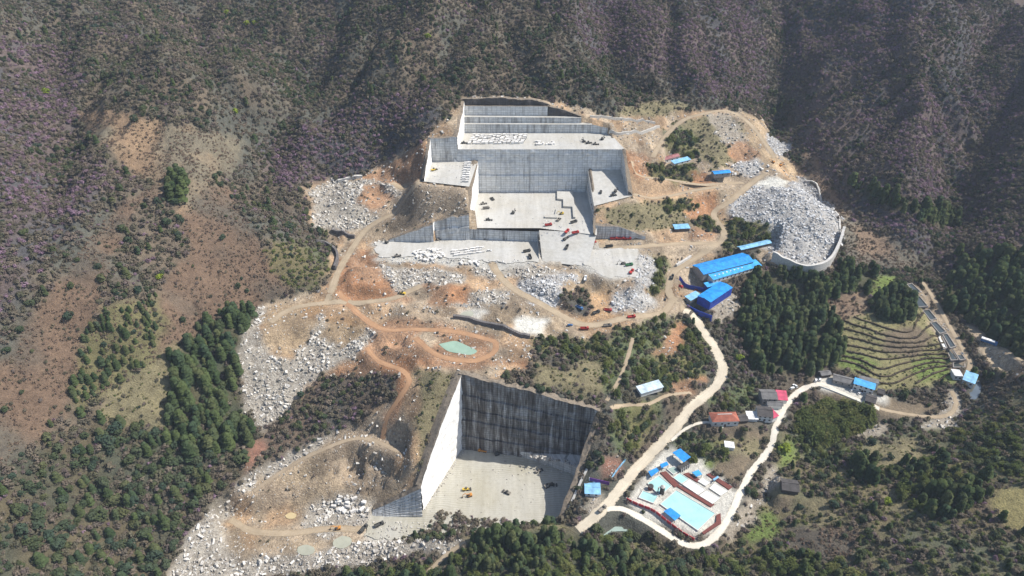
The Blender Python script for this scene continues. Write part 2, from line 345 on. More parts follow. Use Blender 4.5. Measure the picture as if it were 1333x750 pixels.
def zone_at(x, y, z, wob=5.0):
    px, py, d = project(x, y, z)
    a = 9.0
    px = px + wob * 2 * (fbm(x / a, y / a, 91, 3) - 0.5) * 2; py = py + wob * (fbm(x / a + 40, y / a, 95, 3) - 0.5) * 2
    inside = (px > -60) & (px < 1393) & (py > -60) & (py < 810)
    i = np.clip(py / 2, 0, 374).astype(int); j = np.clip(px / 2, 0, 666).astype(int)
    r = ZR[i, j]
    return np.where(inside, r, 0)
def zid(*n): return [ZC[k][0] for k in n]
NATURAL = zid('scrub','purple','bracken','clearing','conifer','young','broadleaf','bamboo','bush','darkscrub','contour','bushmix','lowbush','mixed')

def densify(P, step=3.0):
    P = np.asarray(P, float); out = []
    n = len(P)
    for i in range(n - 1):
        p0 = P[max(i - 1, 0)]; p1 = P[i]; p2 = P[i + 1]; p3 = P[min(i + 2, n - 1)]
        k = max(2, int(np.linalg.norm(p2 - p1) / step))
        for t in np.arange(k) / k:
            out.append(0.5 * (2 * p1 + (p2 - p0) * t + (2 * p0 - 5 * p1 + 4 * p2 - p3) * t * t + (3 * p1 - p0 - 3 * p2 + p3) * t ** 3))
    out.append(P[-1]); return np.array(out)
# ------------------------------------------------------------------ ground heights
H = tps(GX, GY)
H = np.where(H > 380, 380 + (H - 380) * 0.3, H)
_z = zone_at(GX, GY, H, 0)
nat = np.isin(_z, NATURAL).astype(float)
def blur(F, n):
    for _ in range(n):
        F = (F + np.roll(F, 1, 0) + np.roll(F, -1, 0) + np.roll(F, 1, 1) + np.roll(F, -1, 1)) / 5
    return F
nat = blur(nat, 30); nat = np.clip((nat - 0.45) * 2.2, 0, 1)
hill = smooth(60, 170, H) * nat
wx = GX + 30 * (fbm(GX / 90, GY / 90, 3) - .5); wy = GY + 30 * (fbm(GX / 90 + 7, GY / 90, 5) - .5)
H = H + hill * ((ridged(wx / 150, wy / 210, 21) - 0.62) * 58 + (ridged(wx / 62 + 3, wy / 80, 31) - 0.62) * 17) + nat * (fbm(GX / 26, GY / 26, 41) - 0.5) * 5.0
H = H + nat * (fbm(GX / 7, GY / 7, 47, 2) - 0.5) * 1.2
# the larger gullies and spurs of the mountains
def crease(pts, depth, width):
    global H
    D = densify(hits(H, [p[0] for p in pts], [p[1] for p in pts]), 12)
    d, _ = line_dist(GX, GY, D); H = H - depth * np.exp(-(d / width) ** 2)
for pts in ([(1030,0),(1022,60),(1014,110),(1016,150),(1040,205),(1075,245)], [(1333,95),(1290,150),(1262,195),(1246,265),(1225,320)], [(440,0),(420,60),(385,110),(345,170),(325,230)], [(70,10),(60,80),(80,140),(60,220)], [(790,0),(790,60),(820,105)]): crease(pts, 24, 26)
for pts in ([(1150,95),(1100,118),(1050,148)], [(1165,128),(1110,158),(1070,182)], [(1175,158),(1125,190),(1090,220)], [(1225,85),(1250,118)], [(1215,120),(1240,155),(1258,180)], [(1210,165),(1232,205),(1248,235)], [(620,0),(590,40),(575,90)], [(250,20),(270,80),(310,140)], [(660,30),(680,80),(700,105)], [(880,10),(870,70),(880,110)], [(1310,20),(1270,70),(1240,110)], [(140,60),(120,120)], [(500,30),(460,100),(420,150)]): crease(pts, 13, 15)
for pts in ([(1180,62),(1110,102),(1045,138)], [(1188,97),(1130,132),(1066,164)], [(1192,128),(1140,164),(1082,198)], [(1196,158),(1150,198),(1105,236)], [(1195,74),(1235,108),(1270,142)], [(1200,110),(1235,146),(1260,176)], [(1198,150),(1225,192),(1250,236)]): crease(pts, -9, 12)
for pts in ([(1190,0),(1186,60),(1192,120),(1190,190),(1170,260)], [(560,5),(545,60),(500,110),(470,160),(440,205)], [(170,10),(190,60),(240,110),(290,155)], [(730,0),(725,60),(705,100)], [(930,5),(935,60),(950,110)], [(1255,10),(1225,80),(1215,110)]): crease(pts, -12, 20)
# terrace steps on the farmed slope
tz = np.isin(_z, zid('terrace', 'green', 'soil')) & (_z != ZC['redsoil'][0])
px_, py_, _d = project(GX, GY, H)
farm = blur((tz & (px_ > 1070) & (px_ < 1245) & (py_ > 350) & (py_ < 515)).astype(float), 3)
sh = H + (fbm(GX / 40, GY / 40, 77, 2) - .5) * 6
TERR = sh.copy(); FARMM = blur((np.isin(_z, zid('terrace', 'green', 'soil')) & (px_ > 1072) & (px_ < 1243) & (py_ > 385) & (py_ < 545)).astype(float), 1) > .9
q = sh / 1.9; fq = q - np.floor(q)
H = H + farm * ((np.floor(q) + smooth(0.0, 1.0, fq) * .35 + .5) * 1.9 - sh) * .8
# contour benches right of the dump
ct = blur((_z == ZC['contour'][0]).astype(float), 2)
q = H / 3.2; fq = q - np.floor(q)
H = H + ct * ((np.floor(q) + smooth(0.55, 1.0, fq)) * 3.2 - H) * 0.8
# rough heaps of waste rock, slumped earth
rb = blur(np.isin(_z, zid('rubble', 'greyrubble')).astype(float), 3)
H = H + rb * ((fbm(GX / 9, GY / 9, 51, 3) - 0.4) * 5.0 + (vnoise(GX / 2.6, GY / 2.6, 57) - .5) * 1.6)
eb = blur(np.isin(_z, zid('tan', 'orange', 'rubble_bare', 'olive', 'waste')).astype(float), 3)
H = H + eb * ((ridged(GX / 22, GY / 22, 61) - 0.6) * 7.5 + (fbm(GX / 6, GY / 6, 65, 2) - .5) * 1.6)
oc = blur(np.isin(_z, zid('outcrop')).astype(float), 2)
H = H + oc * ((ridged(GX / 17, GY / 11, 161) - 0.6) * 9.0 + (np.floor(fbm(GX / 12, GY / 8, 165, 3) * 7) / 7 - .5) * 8.0 + (vnoise(GX / 3, GY / 3, 169) - .5) * 2.0)
# stepped benches in the lower left waste
st = blur((in_poly(px_, py_, [(440,560),(520,545),(530,600),(510,640),(460,640),(420,600)])).astype(float), 3)
q = (H + (fbm(GX / 30, GY / 30, 71) - .5) * 8) / 7.0; fq = q - np.floor(q)
H = H + st * (smooth(0.7, 1.0, fq) - fq) * 7.0

def mound(cx, cy, r, h, sx=1.0):
    global H
    p = hits(H, cx, cy)[0]
    H = H + h * np.exp(-(((GX - p[0]) / (r * sx)) ** 2 + ((GY - p[1]) / r) ** 2))
mound(455, 262, 22, 9); mound(475, 365, 16, 7, 1.4); mound(585, 378, 10, 5, 2.2); mound(710, 372, 14, 6, 1.6); mound(825, 385, 10, 5); mound(1040, 275, 30, 9)
mound(735, 392, 8, 6); mound(725, 338, 6, 5, 1.5); mound(865, 138, 18, 8, 2)
def pad(poly, z, blend=10.0):
    global H
    pts = [G(p[0], p[1], z) for p in poly]
    d, _ = line_dist(GX, GY, pts, True); d = np.where(in_poly(GX, GY, pts), 0, d)
    H = H + (z - H) * (1 - smooth(0.8, blend, d))
pad([(486,316),(508,309),(702,313),(702,338),(640,347),(486,338)], ZA - .3)
pad([(772,311),(838,310),(832,325),(828,362),(785,362),(750,338)], 68.0)
pad([(818,645),(870,582),(900,592),(968,640),(925,697),(905,702),(815,660)], 0.0)
pad([(1062,492),(1085,488),(1158,508),(1150,530),(1060,503)], 13.0, 6)
pad([(975,505),(1025,502),(1030,545),(975,550)], 10.5, 6); pad([(922,540),(968,540),(968,560),(922,560)], 11, 6)
pad([(1236,472),(1275,472),(1275,500),(1236,500)], 15.0, 8)
pad([(893,345),(990,330),(996,350),(925,372)], 45.0, 5); pad([(880,378),(920,372),(955,380),(925,408),(893,400)], 38.5, 4)
pad([(335,400),(420,388),(415,415),(345,430)], 62, 12)
pad([(300,680),(420,665),(470,670),(470,700),(400,712),(310,715)], -20, 12)
pad([(868,205),(905,205),(905,222),(868,222)], 92, 6); pad([(925,225),(960,222),(962,236),(925,236)], 84, 6); pad([(875,298),(905,296),(905,310),(875,310)], 62, 5)
pad([(960,318),(1008,312),(1008,328),(962,332)], 50, 5)
pad([(940,570),(962,570),(962,588),(940,588)], 5, 5); pad([(1016,620),(1046,620),(1046,646),(1016,646)], 3, 6)
pad([(828,502),(865,498),(868,518),(828,522)], 31, 5); pad([(758,640),(790,628),(795,645),(765,655)], 0.5, 4)

pad([(476,674),(500,665),(640,655),(731,676),(722,690),(650,699),(600,699),(540,703),(472,699)], ZL - 0.7, 9)
# fish ponds stepping down beside the track, small waters: each gets level ground
def _zq(L, k): return [(1140 + a * .2268, 350 + b * .2268) for a, b in L]
PONDS = [_zq(L, 0) for L in ([(145,102),(172,94),(222,142),(190,150)], [(178,93),(205,86),(258,135),(230,142)], [(205,166),(250,159),(298,217),(242,222)], [(268,241),(305,236),(348,290),(312,297)],
  [(312,311),(345,306),(403,364),(366,374)], [(352,382),(374,377),(408,455),(388,461)], [(382,378),(410,375),(458,448),(427,457)], [(405,466),(430,461),(472,524),(432,528)], [(440,461),(468,458),(514,521),(482,526)], [(442,541),(508,536),(510,568),(444,568)])]
POND_Z = []
for q_ in PONDS:
    c_ = np.mean(q_, axis=0); z_ = float(hits(H, c_[0], c_[1])[0][2]); POND_Z.append(z_); pad(q_, z_, 2.5)
WATERS = [('pond', 'turq', [(571,448),(580,446),(593,444),(608,450),(621,457),(612,462),(598,460),(583,457)]), ('puddle', 'milky', [(388,712),(398,709),(409,713),(408,720),(396,723),(387,719)]),
  ('puddle', 'milky', [(434,704),(444,698),(456,700),(457,708),(446,714),(434,711)]), ('puddle', 'ochre', [(371,671),(378,667),(386,670),(383,675),(374,675)]), ('puddle', 'milky', [(597,411),(604,406),(614,405),(616,410),(606,415)]),
  ('stream', 'stream', [(782,690),(800,682),(815,682),(834,686),(836,694),(818,692),(800,692),(786,697)]), ('river', 'river', [(1264,497),(1275,496),(1277,508),(1270,520),(1262,518)])]
WATER_Z = []
for nm_, mt_, q_ in WATERS:
    c_ = np.mean(q_, axis=0); z_ = float(hits(H, c_[0], c_[1])[0][2]); WATER_Z.append(z_); pad(q_, z_ - .5, 6.0)
ROADS = [  # name, width, material, photo points
 ('main_road', 9.0, 'pale', [(752,690),(772,674),(790,656),(812,630),(835,604),(868,570),(900,530),(930,505),(941,482),(932,456),(916,432),(905,414),(890,404)]),
 ('yard_road', 8.0, 'dirt', [(890,404),(876,388),(871,372),(880,352),(916,330),(938,315),(942,300),(929,279),(951,261),(980,238),(996,226)]),
 ('haul_road', 8.0, 'dirt', [(876,388),(862,409),(820,412),(770,424),(740,417),(700,392),(668,376),(648,356),(640,340)]),
 ('valley_road', 5.5, 'white', [(790,662),(815,664),(850,684),(880,704),(905,711),(930,699),(950,672),(962,645),(978,615),(1002,584),(1012,550),(1026,524),(1046,506),(1072,500),(1092,510),(1120,522),(1145,532)]),
 ('farm_track', 4.0, 'dirt', [(1145,532),(1200,543),(1234,541),(1244,526),(1239,509)]),
 ('pond_track', 4.5, 'dirt', [(1252,500),(1262,478),(1256,458),(1236,424),(1214,386),(1200,366)]),
 ('river_track', 5.0, 'dirt', [(1258,424),(1280,438),(1300,452),(1333,470)]), ('river_track', 3.5, 'dirt', [(1292,450),(1278,460),(1284,474),(1310,484)]),
 ('bench_road', 6.0, 'dirt', [(968,238),(920,240),(868,234),(828,228),(822,210)]),
 ('bench_road', 6.0, 'dirt', [(938,243),(905,248),(872,255),(824,262)]),
 ('yard_track', 7.0, 'dirt', [(934,317),(880,318),(823,321),(780,320)]),
 ('crest_road', 7.0, 'dirt', [(1008,206),(992,180),(970,155),(945,144),(915,148),(890,156),(872,172),(858,190),(850,205)]),
 ('west_road', 7.5, 'dirt', [(510,238),(540,254),(546,268),(520,276),(484,292),(466,314),(446,344),(432,372),(426,392)]),
 ('west_road', 7.0, 'dirt', [(352,420),(380,402),(426,394),(480,394),(515,387),(530,380),(548,372)]),
 ('orange_track', 6.0, 'orange', [(440,380),(470,412),(500,430),(540,428),(590,432),(630,440),(645,448),(640,462),(612,470),(570,462),(540,440)]),
 ('orange_track', 5.0, 'orange', [(478,452),(492,472),(522,480),(532,492),(520,516),(504,542),(498,572)]),
 ('waste_track', 6.0, 'dirt', [(300,676),(330,692),(380,694),(430,688),(470,690)]), ('waste_track', 4.0, 'waste', [(330,640),(380,606),(420,585),(470,570),(520,588)]),
 ('pit_track', 4.0, 'dirt', [(900,512),(870,514),(845,524),(815,530),(795,533)]), ('pit_track', 3.5, 'dirt', [(790,522),(806,494),(816,468),(824,440)]),
 ('house_path', 3.0, 'white', [(874,574),(895,556),(920,549),(942,556)]), ('wood_track', 4.0, 'dirt', [(556,748),(580,724),(606,706)]),
]
ROAD_PTS = []
for nme, w, mt, pts in ROADS:
    P = hits(H, [p[0] for p in pts], [p[1] for p in pts])
    D = densify(P)
    z = D[:, 2].copy()
    for _ in range(40): z[1:-1] = (z[:-2] + 2 * z[1:-1] + z[2:]) / 4
    D[:, 2] = z
    lo = D.min(0) - w * 2 - 12; hi = D.max(0) + w * 2 + 12
    j0, j1 = np.searchsorted(YS, lo[1]), np.searchsorted(YS, hi[1]); i0, i1 = np.searchsorted(XS, lo[0]), np.searchsorted(XS, hi[0])
    d, rz = line_dist(GX[j0:j1, i0:i1], GY[j0:j1, i0:i1], D)
    H[j0:j1, i0:i1] += (rz - H[j0:j1, i0:i1]) * (1 - smooth(w * 0.5 + 1.6, w * 0.5 + 8.0, d))
    ROAD_PTS.append((nme, w, mt, D))
# rim of the quarries: the ground meets the head of each wall
def feature(pts, keep=3.0, blend=16.0):
    global H
    d, rz = line_dist(GX, GY, [tuple(p) for p in pts])
    H = H + (rz - H) * (1 - smooth(keep, blend, d))
def at(p, z): return np.array([p[0], p[1], z])
TL = Q_B1[0]; TF = Q_B1[3]                    # high bench, back left and front left
RIM = {
 'top': [(G(596,128,164)[0], YT + 15, raise_to((0, YT + 15), 128.5)), (G(652,128,164)[0], YT + 15, raise_to((0, YT + 15), 126.5)), (G(700,128,160)[0], YT + 15, raise_to((0, YT + 15), 130)),
         (G(722,140,154)[0], YT + 12, raise_to((0, YT + 12), 139)), (G(757,152,141)[0], YT + 6, raise_to((0, YT + 6), 151)), (G(789,161,133)[0], YT + 1, raise_to((0, YT + 1), 161))],
 'left1': [at(TL, raise_to(TL, 137) + 2), at(TF, raise_to(TF, 179))],
 'left2': [G(594,181,raise_to(Q_B2[0],179)), at(Q_B2[0], raise_to(Q_B2[0], 181)), at(Q_B2[3], Z2 + 3)],
 'pitl': [at(Q_B2[2], Z2), G(609,276,raise_to(Q_B3[4], 276)), at(Q_B3[4], Z3 + 14)],
 'front': [G(567,293,raise_to((0,YF),290)), at(Q_B3[4], raise_to(Q_B3[4], 284))],
 'right': [at(Q_B1[2], Z1), at(Q_B4[2], Z4F + 6)],
 'b2': [at(Q_B2[3], Z2 - .8), at(Q_B2[2], Z2 - .8)],
 'b4': [at(Q_B4[2], Z4F + 1.2), at(Q_B4[3], Z4F - .8)],
 'b4w': [at(G(772,308,69), 82.0) + np.array([0,4,0]), at(G(838,308,69), 71.0) + np.array([0,4,0])],
 'wedge': [at(G(507,313,ZA), ZA + 1) + np.array([0,3,0]), at(G(565,314,ZA), raise_to(G(565,314,ZA), 292)) + np.array([-2,3,0])],
 'lback': [at(L_BL, L_rim['bl']), at((L_BL + L_BR) / 2, (L_rim['bl'] + L_rim['br']) / 2 + 2), at(L_BR, L_rim['br'])],
 'lleft': [at(L_BL, L_rim['bl']), at(L_FL, L_rim['fl'])],
 'lwedge': [at(L_FL, L_rim['fl']), G(487,664,ZL + 2)],
 'lright': [at(L_BR, L_rim['br']), at((L_BR + L_FR) / 2, 8.0), at(L_FR, L_rim['fr'])],
}
for k in ('top', 'left1', 'left2', 'pitl', 'front', 'right', 'b4w', 'wedge', 'lback', 'lleft', 'lwedge', 'lright'):
    feature(RIM[k], 3.0, 14.0)
for k in ('b4', 'b2'): feature(RIM[k], 4.0, 34.0)
H0 = H.copy()                                 # ground before it is cut away
def carve(poly, z, grow=0.0):
    global H
    pts = [tuple(p[:2]) for p in poly]
    m = in_poly(GX, GY, pts)
    if grow:
        d, _ = line_dist(GX, GY, pts, True); m |= d < grow
    H = np.where(m, np.minimum(H, z), H)
TOP_BACK = [G(600,137,158)[:2], G(712,137,158)[:2], Q_B1[1][:2]]
carve([Q_B1[3][:2], TL[:2], (TL[0], YT + 14.5), (G(700,137,158)[0], YT + 14.5), (G(722,140,154)[0], YT + 11), (G(757,152,141)[0], YT + 5), Q_B1[1][:2], Q_B1[2][:2]], ZA - 3)
for P_ in (Q_B2, Q_B3, Q_B4, Q_RAMP): carve(P_, ZA - 3)
carve([(Q_B2[0][0], YW + 2), (Q_B4[1][0], YW + 2), (Q_B4[1][0], YW - 6), (Q_B2[0][0], YW - 6)], ZA - 3)
carve([at(Q_B3[0], 0), at(Q_B3[1], 0), at(Q_B4[3], 0), G(773,306,Z3), Q_B3[3], Q_B3[4]], ZA - 3)
carve([Q_B2[1], Q_B2[2], Q_B3[4], Q_B3[0]], ZA - 3)
carve([L_BL, L_BR, L_FR, G(640,672,ZL), L_FL], ZL - 4)
carve([L_FL, G(486,664,ZL), G(474,690,ZL), G(500,702,ZL), G(640,690,ZL), G(640,672,ZL)], ZL - .7)
carve([G(488,316,ZA), G(506,313,ZA), G(565,314,ZA), (G(568,310,ZA)[0], YF), (G(702,310,ZA)[0], YF - 5), Q_RAMP[3], G(640,345,ZA), G(488,338,ZA)], ZA - .4)
carve([G(770,308,69), G(840,309,69), G(832,325,68), G(828,362,68), G(750,338,68)], 67.6)
def ground(x, y): return grid_sample(H, x, y)
def hit(px, py): return hits(H, px, py)[0]
# ------------------------------------------------------------------ object helpers
def tag(o, label=None, cat=None, group=None, kind=None):
    if label: o['label'] = label
    if cat: o['category'] = cat
    if group: o['group'] = group
    if kind: o['kind'] = kind
    return o
def empty(name, loc, rz=0.0):
    o = bpy.data.objects.new(name, None); COL.objects.link(o)
    o.location = tuple(float(v) for v in loc); o.rotation_euler = (0, 0, rz); o.empty_display_size = 0.5
    return o
def mesh_obj(name, verts, faces, mat=None, parent=None, smooth_=False, uvs=None):
    me = bpy.data.meshes.new(name)
    me.from_pydata([tuple(map(float, v)) for v in verts], [], [tuple(int(i) for i in f) for f in faces])
    if mat: me.materials.append(mat)
    if smooth_: me.shade_smooth()
    if uvs is not None:
        l = me.uv_layers.new(name='UVMap'); idx = np.zeros(len(me.loops), np.int32); me.loops.foreach_get('vertex_index', idx)
        l.data.foreach_set('uv', np.asarray(uvs, np.float32)[idx].ravel())
    me.update()
    o = bpy.data.objects.new(name, me); COL.objects.link(o)
    if parent is not None: o.parent = parent
    return o
class MB:
    """collects shapes of ONE part"""
    def __init__(s): s.v = []; s.f = []
    def add(s, vs, fs):
        b = len(s.v); s.v += [tuple(map(float, v)) for v in vs]; s.f += [tuple(i + b for i in f) for f in fs]; return s
    def box(s, x0, x1, y0, y1, z0, z1):
        return s.add([(x0,y0,z0),(x1,y0,z0),(x1,y1,z0),(x0,y1,z0),(x0,y0,z1),(x1,y0,z1),(x1,y1,z1),(x0,y1,z1)],
                     [(3,2,1,0),(4,5,6,7),(0,1,5,4),(1,2,6,5),(2,3,7,6),(3,0,4,7)])
    def tube(s, a, b, r0, r1=None, n=6, caps=True):
        a = Vector(a); b = Vector(b); r1 = r0 if r1 is None else r1
        d = (b - a).normalized(); u = d.orthogonal().normalized(); w = d.cross(u)
        vs = [a + (u * math.cos(2 * math.pi * k / n) + w * math.sin(2 * math.pi * k / n)) * r0 for k in range(n)]
        vs += [b + (u * math.cos(2 * math.pi * k / n) + w * math.sin(2 * math.pi * k / n)) * r1 for k in range(n)]
        fs = [(k, (k + 1) % n, n + (k + 1) % n, n + k) for k in range(n)]
        if caps: fs += [tuple(range(n - 1, -1, -1)), tuple(range(n, 2 * n))]
        return s.add(vs, fs)
    def prism(s, poly, z0, z1):
        n = len(poly)
        vs = [(p[0], p[1], z0) for p in poly] + [(p[0], p[1], z1) for p in poly]
        return s.add(vs, [tuple(range(n - 1, -1, -1)), tuple(range(n, 2 * n))] + [(k, (k + 1) % n, n + (k + 1) % n, n + k) for k in range(n)])
    def slab(s, pts, th):
        """a thin plate with the given top corners"""
        n = len(pts)
        vs = [tuple(p) for p in pts] + [(p[0], p[1], p[2] - th) for p in pts]
        return s.add(vs, [tuple(range(n)), tuple(range(2 * n - 1, n - 1, -1))] + [(k, n + k, n + (k + 1) % n, (k + 1) % n) for k in range(n)])
    def build(s, name, mat, parent=None, smooth_=False):
        o = mesh_obj(name, s.v, s.f, mat, parent, smooth_)
        bm = bmesh.new(); bm.from_mesh(o.data); bmesh.ops.recalc_face_normals(bm, faces=bm.faces); bm.to_mesh(o.data); bm.free()
        return o
def copy_tree(o, parent=None):
    c = o.copy(); COL.objects.link(c); c.parent = parent
    for ch in list(o.children): copy_tree(ch, c)
    return c

# ------------------------------------------------------------------ materials
def new_mat(name, rough=0.9):
    m = bpy.data.materials.new(name); m.use_nodes = True
    nt = m.node_tree; b = nt.nodes['Principled BSDF']; b.inputs['Roughness'].default_value = rough
    b.inputs['Specular IOR Level'].default_value = 0.25
    return m, nt, b
def N(nt, t, **kw):
    n = nt.nodes.new(t)
    for k, v in kw.items():
        if k in n.inputs: n.inputs[k].default_value = v
        else: setattr(n, k, v)
    return n
def ramp(nt, fac, stops):
    r = nt.nodes.new('ShaderNodeValToRGB'); e = r.color_ramp.elements
    while len(e) < len(stops): e.new(0.5)
    for k, (p, c) in enumerate(stops):
        e[k].position = p; e[k].color = (*c, 1) if len(c) == 3 else c
    nt.links.new(fac, r.inputs[0]); return r.outputs[0]
def mix(nt, fac, a, b, typ='MIX'):
    m = nt.nodes.new('ShaderNodeMix'); m.data_type = 'RGBA'; m.blend_type = typ
    for s, v in ((0, fac), (6, a), (7, b)):
        if hasattr(v, 'links'): nt.links.new(v, m.inputs[s])
        else: m.inputs[s].default_value = v if s == 0 else ((*v, 1) if len(v) == 3 else v)
    return m.outputs[2]
def math_(nt, op, a, b=0.5, c=0.5):
    m = nt.nodes.new('ShaderNodeMath'); m.operation = op
    for s, v in ((0, a), (1, b), (2, c)):
        if hasattr(v, 'links'): nt.links.new(v, m.inputs[s])
        else: m.inputs[s].default_value = v
    return m.outputs[0]
def noise(nt, vec, scale, detail=4.0, rough=0.55):
    n = N(nt, 'ShaderNodeTexNoise', Scale=scale, Detail=detail, Roughness=rough)
    if vec is not None: nt.links.new(vec, n.inputs['Vector'])
    return n.outputs[0]
def bump(nt, b, h, strength=0.5, dist=0.3):
    n = N(nt, 'ShaderNodeBump', Strength=strength, Distance=dist); nt.links.new(h, n.inputs['Height']); nt.links.new(n.outputs[0], b.inputs['Normal'])
def obj_vec(nt): return nt.nodes.new('ShaderNodeTexCoord').outputs['Object']
def geo_vec(nt): return nt.nodes.new('ShaderNodeNewGeometry').outputs['Position']
def plain(name, c, rough=0.7, var=0.25, scale=0.6, metal=0.0):
    m, nt, b = new_mat(name, rough)
    n = noise(nt, geo_vec(nt), scale, 5)
    d = tuple(x * (1 - var) for x in c); l = tuple(min(1, x * (1 + var)) for x in c)
    nt.links.new(ramp(nt, n, [(0.3, d), (0.7, l)]), b.inputs['Base Color']); b.inputs['Metallic'].default_value = metal
    return m
def ground_mat():
    m, nt, b = new_mat('ground', 0.95)
    v = geo_vec(nt)
    at_ = N(nt, 'ShaderNodeVertexColor', layer_name='cover')
    n1 = noise(nt, v, 0.035, 5); n2 = noise(nt, v, 0.28, 5, 0.65); n3 = noise(nt, v, 1.1, 3, 0.6)
    k = math_(nt, 'ADD', math_(nt, 'MULTIPLY', n1, 0.5), math_(nt, 'ADD', math_(nt, 'MULTIPLY', n2, 0.75), math_(nt, 'MULTIPLY', n3, 0.75)))
    g = ramp(nt, math_(nt, 'MULTIPLY', k, 0.5), [(0.32, (0.40, 0.38, 0.36)), (0.5, (1.0, 1.0, 1.0)), (0.68, (1.6, 1.58, 1.5))])
    c = mix(nt, 1.0, at_.outputs[0], g, 'MULTIPLY')
    # bare earth is strewn with small pale stones and darker clods
    vo = N(nt, 'ShaderNodeTexVoronoi', Scale=0.42); nt.links.new(v, vo.inputs['Vector'])
    st = ramp(nt, vo.outputs['Distance'], [(0.16, (1, 1, 1)), (0.26, (0, 0, 0))])
    sel = ramp(nt, noise(nt, v, 0.11, 4, 0.6), [(0.44, (0, 0, 0)), (0.62, (1, 1, 1))])
    c = mix(nt, math_(nt, 'MULTIPLY', math_(nt, 'MULTIPLY', st, sel), math_(nt, 'MULTIPLY', at_.outputs[1], 0.8)), c, (0.56, 0.53, 0.47))
    n4 = noise(nt, v, 0.5, 6, 0.75); c = mix(nt, math_(nt, 'MULTIPLY', ramp(nt, n4, [(0.40, (1, 1, 1)), (0.5, (0, 0, 0))]), math_(nt, 'MULTIPLY', at_.outputs[1], 0.55)), c, (0.12, 0.09, 0.065))
    nt.links.new(c, b.inputs['Base Color'])
    bump(nt, b, math_(nt, 'ADD', n2, n3), 0.8, 1.2)
    return m
def track_mat(name, c, edge, stripes=0.5):
    m, nt, b = new_mat(name, 0.95)
    v = geo_vec(nt); uv = nt.nodes.new('ShaderNodeUVMap').outputs[0]
    n1 = noise(nt, v, 0.09, 5); n2 = noise(nt, v, 0.7, 4, 0.65)
    sx = nt.nodes.new('ShaderNodeSeparateXYZ'); nt.links.new(uv, sx.inputs[0])
    mp = N(nt, 'ShaderNodeMapping'); mp.inputs['Scale'].default_value = (1.3, 0.02, 1); nt.links.new(uv, mp.inputs[0])
    rut = noise(nt, mp.outputs[0], 1.0, 3, 0.6)
    base = ramp(nt, n1, [(0.3, tuple(x * 0.8 for x in c)), (0.7, tuple(min(1, x * 1.12) for x in c))])
    base = mix(nt, math_(nt, 'MULTIPLY', ramp(nt, rut, [(0.5, (0, 0, 0)), (0.62, (1, 1, 1))]), stripes), base, edge)
    base = mix(nt, math_(nt, 'MULTIPLY', ramp(nt, n2, [(0.52, (0, 0, 0)), (0.7, (1, 1, 1))]), 0.5), base, edge)
    ea = nt.nodes.new('ShaderNodeAttribute'); ea.attribute_name = 'verge'
    rag = math_(nt, 'ADD', math_(nt, 'MULTIPLY', noise(nt, v, 0.55, 5, 0.7), 0.95), 0.42)
    base = mix(nt, math_(nt, 'MULTIPLY', math_(nt, 'GREATER_THAN', ea.outputs['Fac'], math_(nt, 'SUBTRACT', rag, 0.22)), 0.6), base, edge)
    nt.links.new(math_(nt, 'LESS_THAN', ea.outputs['Fac'], rag), b.inputs['Alpha'])
    nt.links.new(base, b.inputs['Base Color']); bump(nt, b, math_(nt, 'ADD', rut, n2), 0.5, 0.4)
    return m
def granite_wall(name, light, stain, amount, course=(5.0, 2.6), heavy=(0.05, 0.045, 0.04), joint=0.45):
    """sawn granite face: courses of block cuts, water stains running down"""
    m, nt, b = new_mat(name, 0.75)
    uv = nt.nodes.new('ShaderNodeUVMap').outputs[0]
    br = N(nt, 'ShaderNodeTexBrick'); br.offset = 0.0; br.inputs['Scale'].default_value = 1.0
    br.inputs['Brick Width'].default_value = course[0]; br.inputs['Row Height'].default_value = course[1]; br.inputs['Mortar Size'].default_value = 0.14; br.inputs['Mortar Smooth'].default_value = 0.3
    br.inputs['Color1'].default_value = (*[x * 0.90 for x in light], 1); br.inputs['Color2'].default_value = (*[min(1, x * 1.08) for x in light], 1); br.inputs['Mortar'].default_value = (*[x * joint for x in light], 1)
    nt.links.new(uv, br.inputs['Vector'])
    def streak(su, sv, seed, lo, hi):
        mp = N(nt, 'ShaderNodeMapping'); mp.inputs['Scale'].default_value = (su, sv, 1); mp.inputs['Location'].default_value = (seed * 13.1, seed * 7.7, seed * 3.3); nt.links.new(uv, mp.inputs[0])
        return ramp(nt, noise(nt, mp.outputs[0], 1.0, 6, 0.62), [(lo, (0, 0, 0)), (hi, (1, 1, 1))])
    s1 = streak(0.30, 0.025, 1, 0.60 - 0.22 * amount, 0.78 - 0.18 * amount); s2 = streak(0.9, 0.05, 2, 0.62 - 0.16 * amount, 0.74 - 0.1 * amount)
    patch = ramp(nt, noise(nt, uv, 0.05, 4), [(0.42 - 0.25 * amount, (0, 0, 0)), (0.62 - 0.1 * amount, (1, 1, 1))])
    c = mix(nt, math_(nt, 'MULTIPLY', s1, math_(nt, 'MULTIPLY', patch, 0.85)), br.outputs[0], stain)
    c = mix(nt, math_(nt, 'MULTIPLY', s2, math_(nt, 'MULTIPLY', patch, 0.8)), c, heavy)
    dust = noise(nt, uv, 0.5, 4); c = mix(nt, 1.0, c, ramp(nt, dust, [(0.25, (0.82, 0.82, 0.82)), (0.75, (1.1, 1.1, 1.1))]), 'MULTIPLY')
    nt.links.new(c, b.inputs['Base Color']); bump(nt, b, br.outputs[1], -0.35, 0.25)
    return m
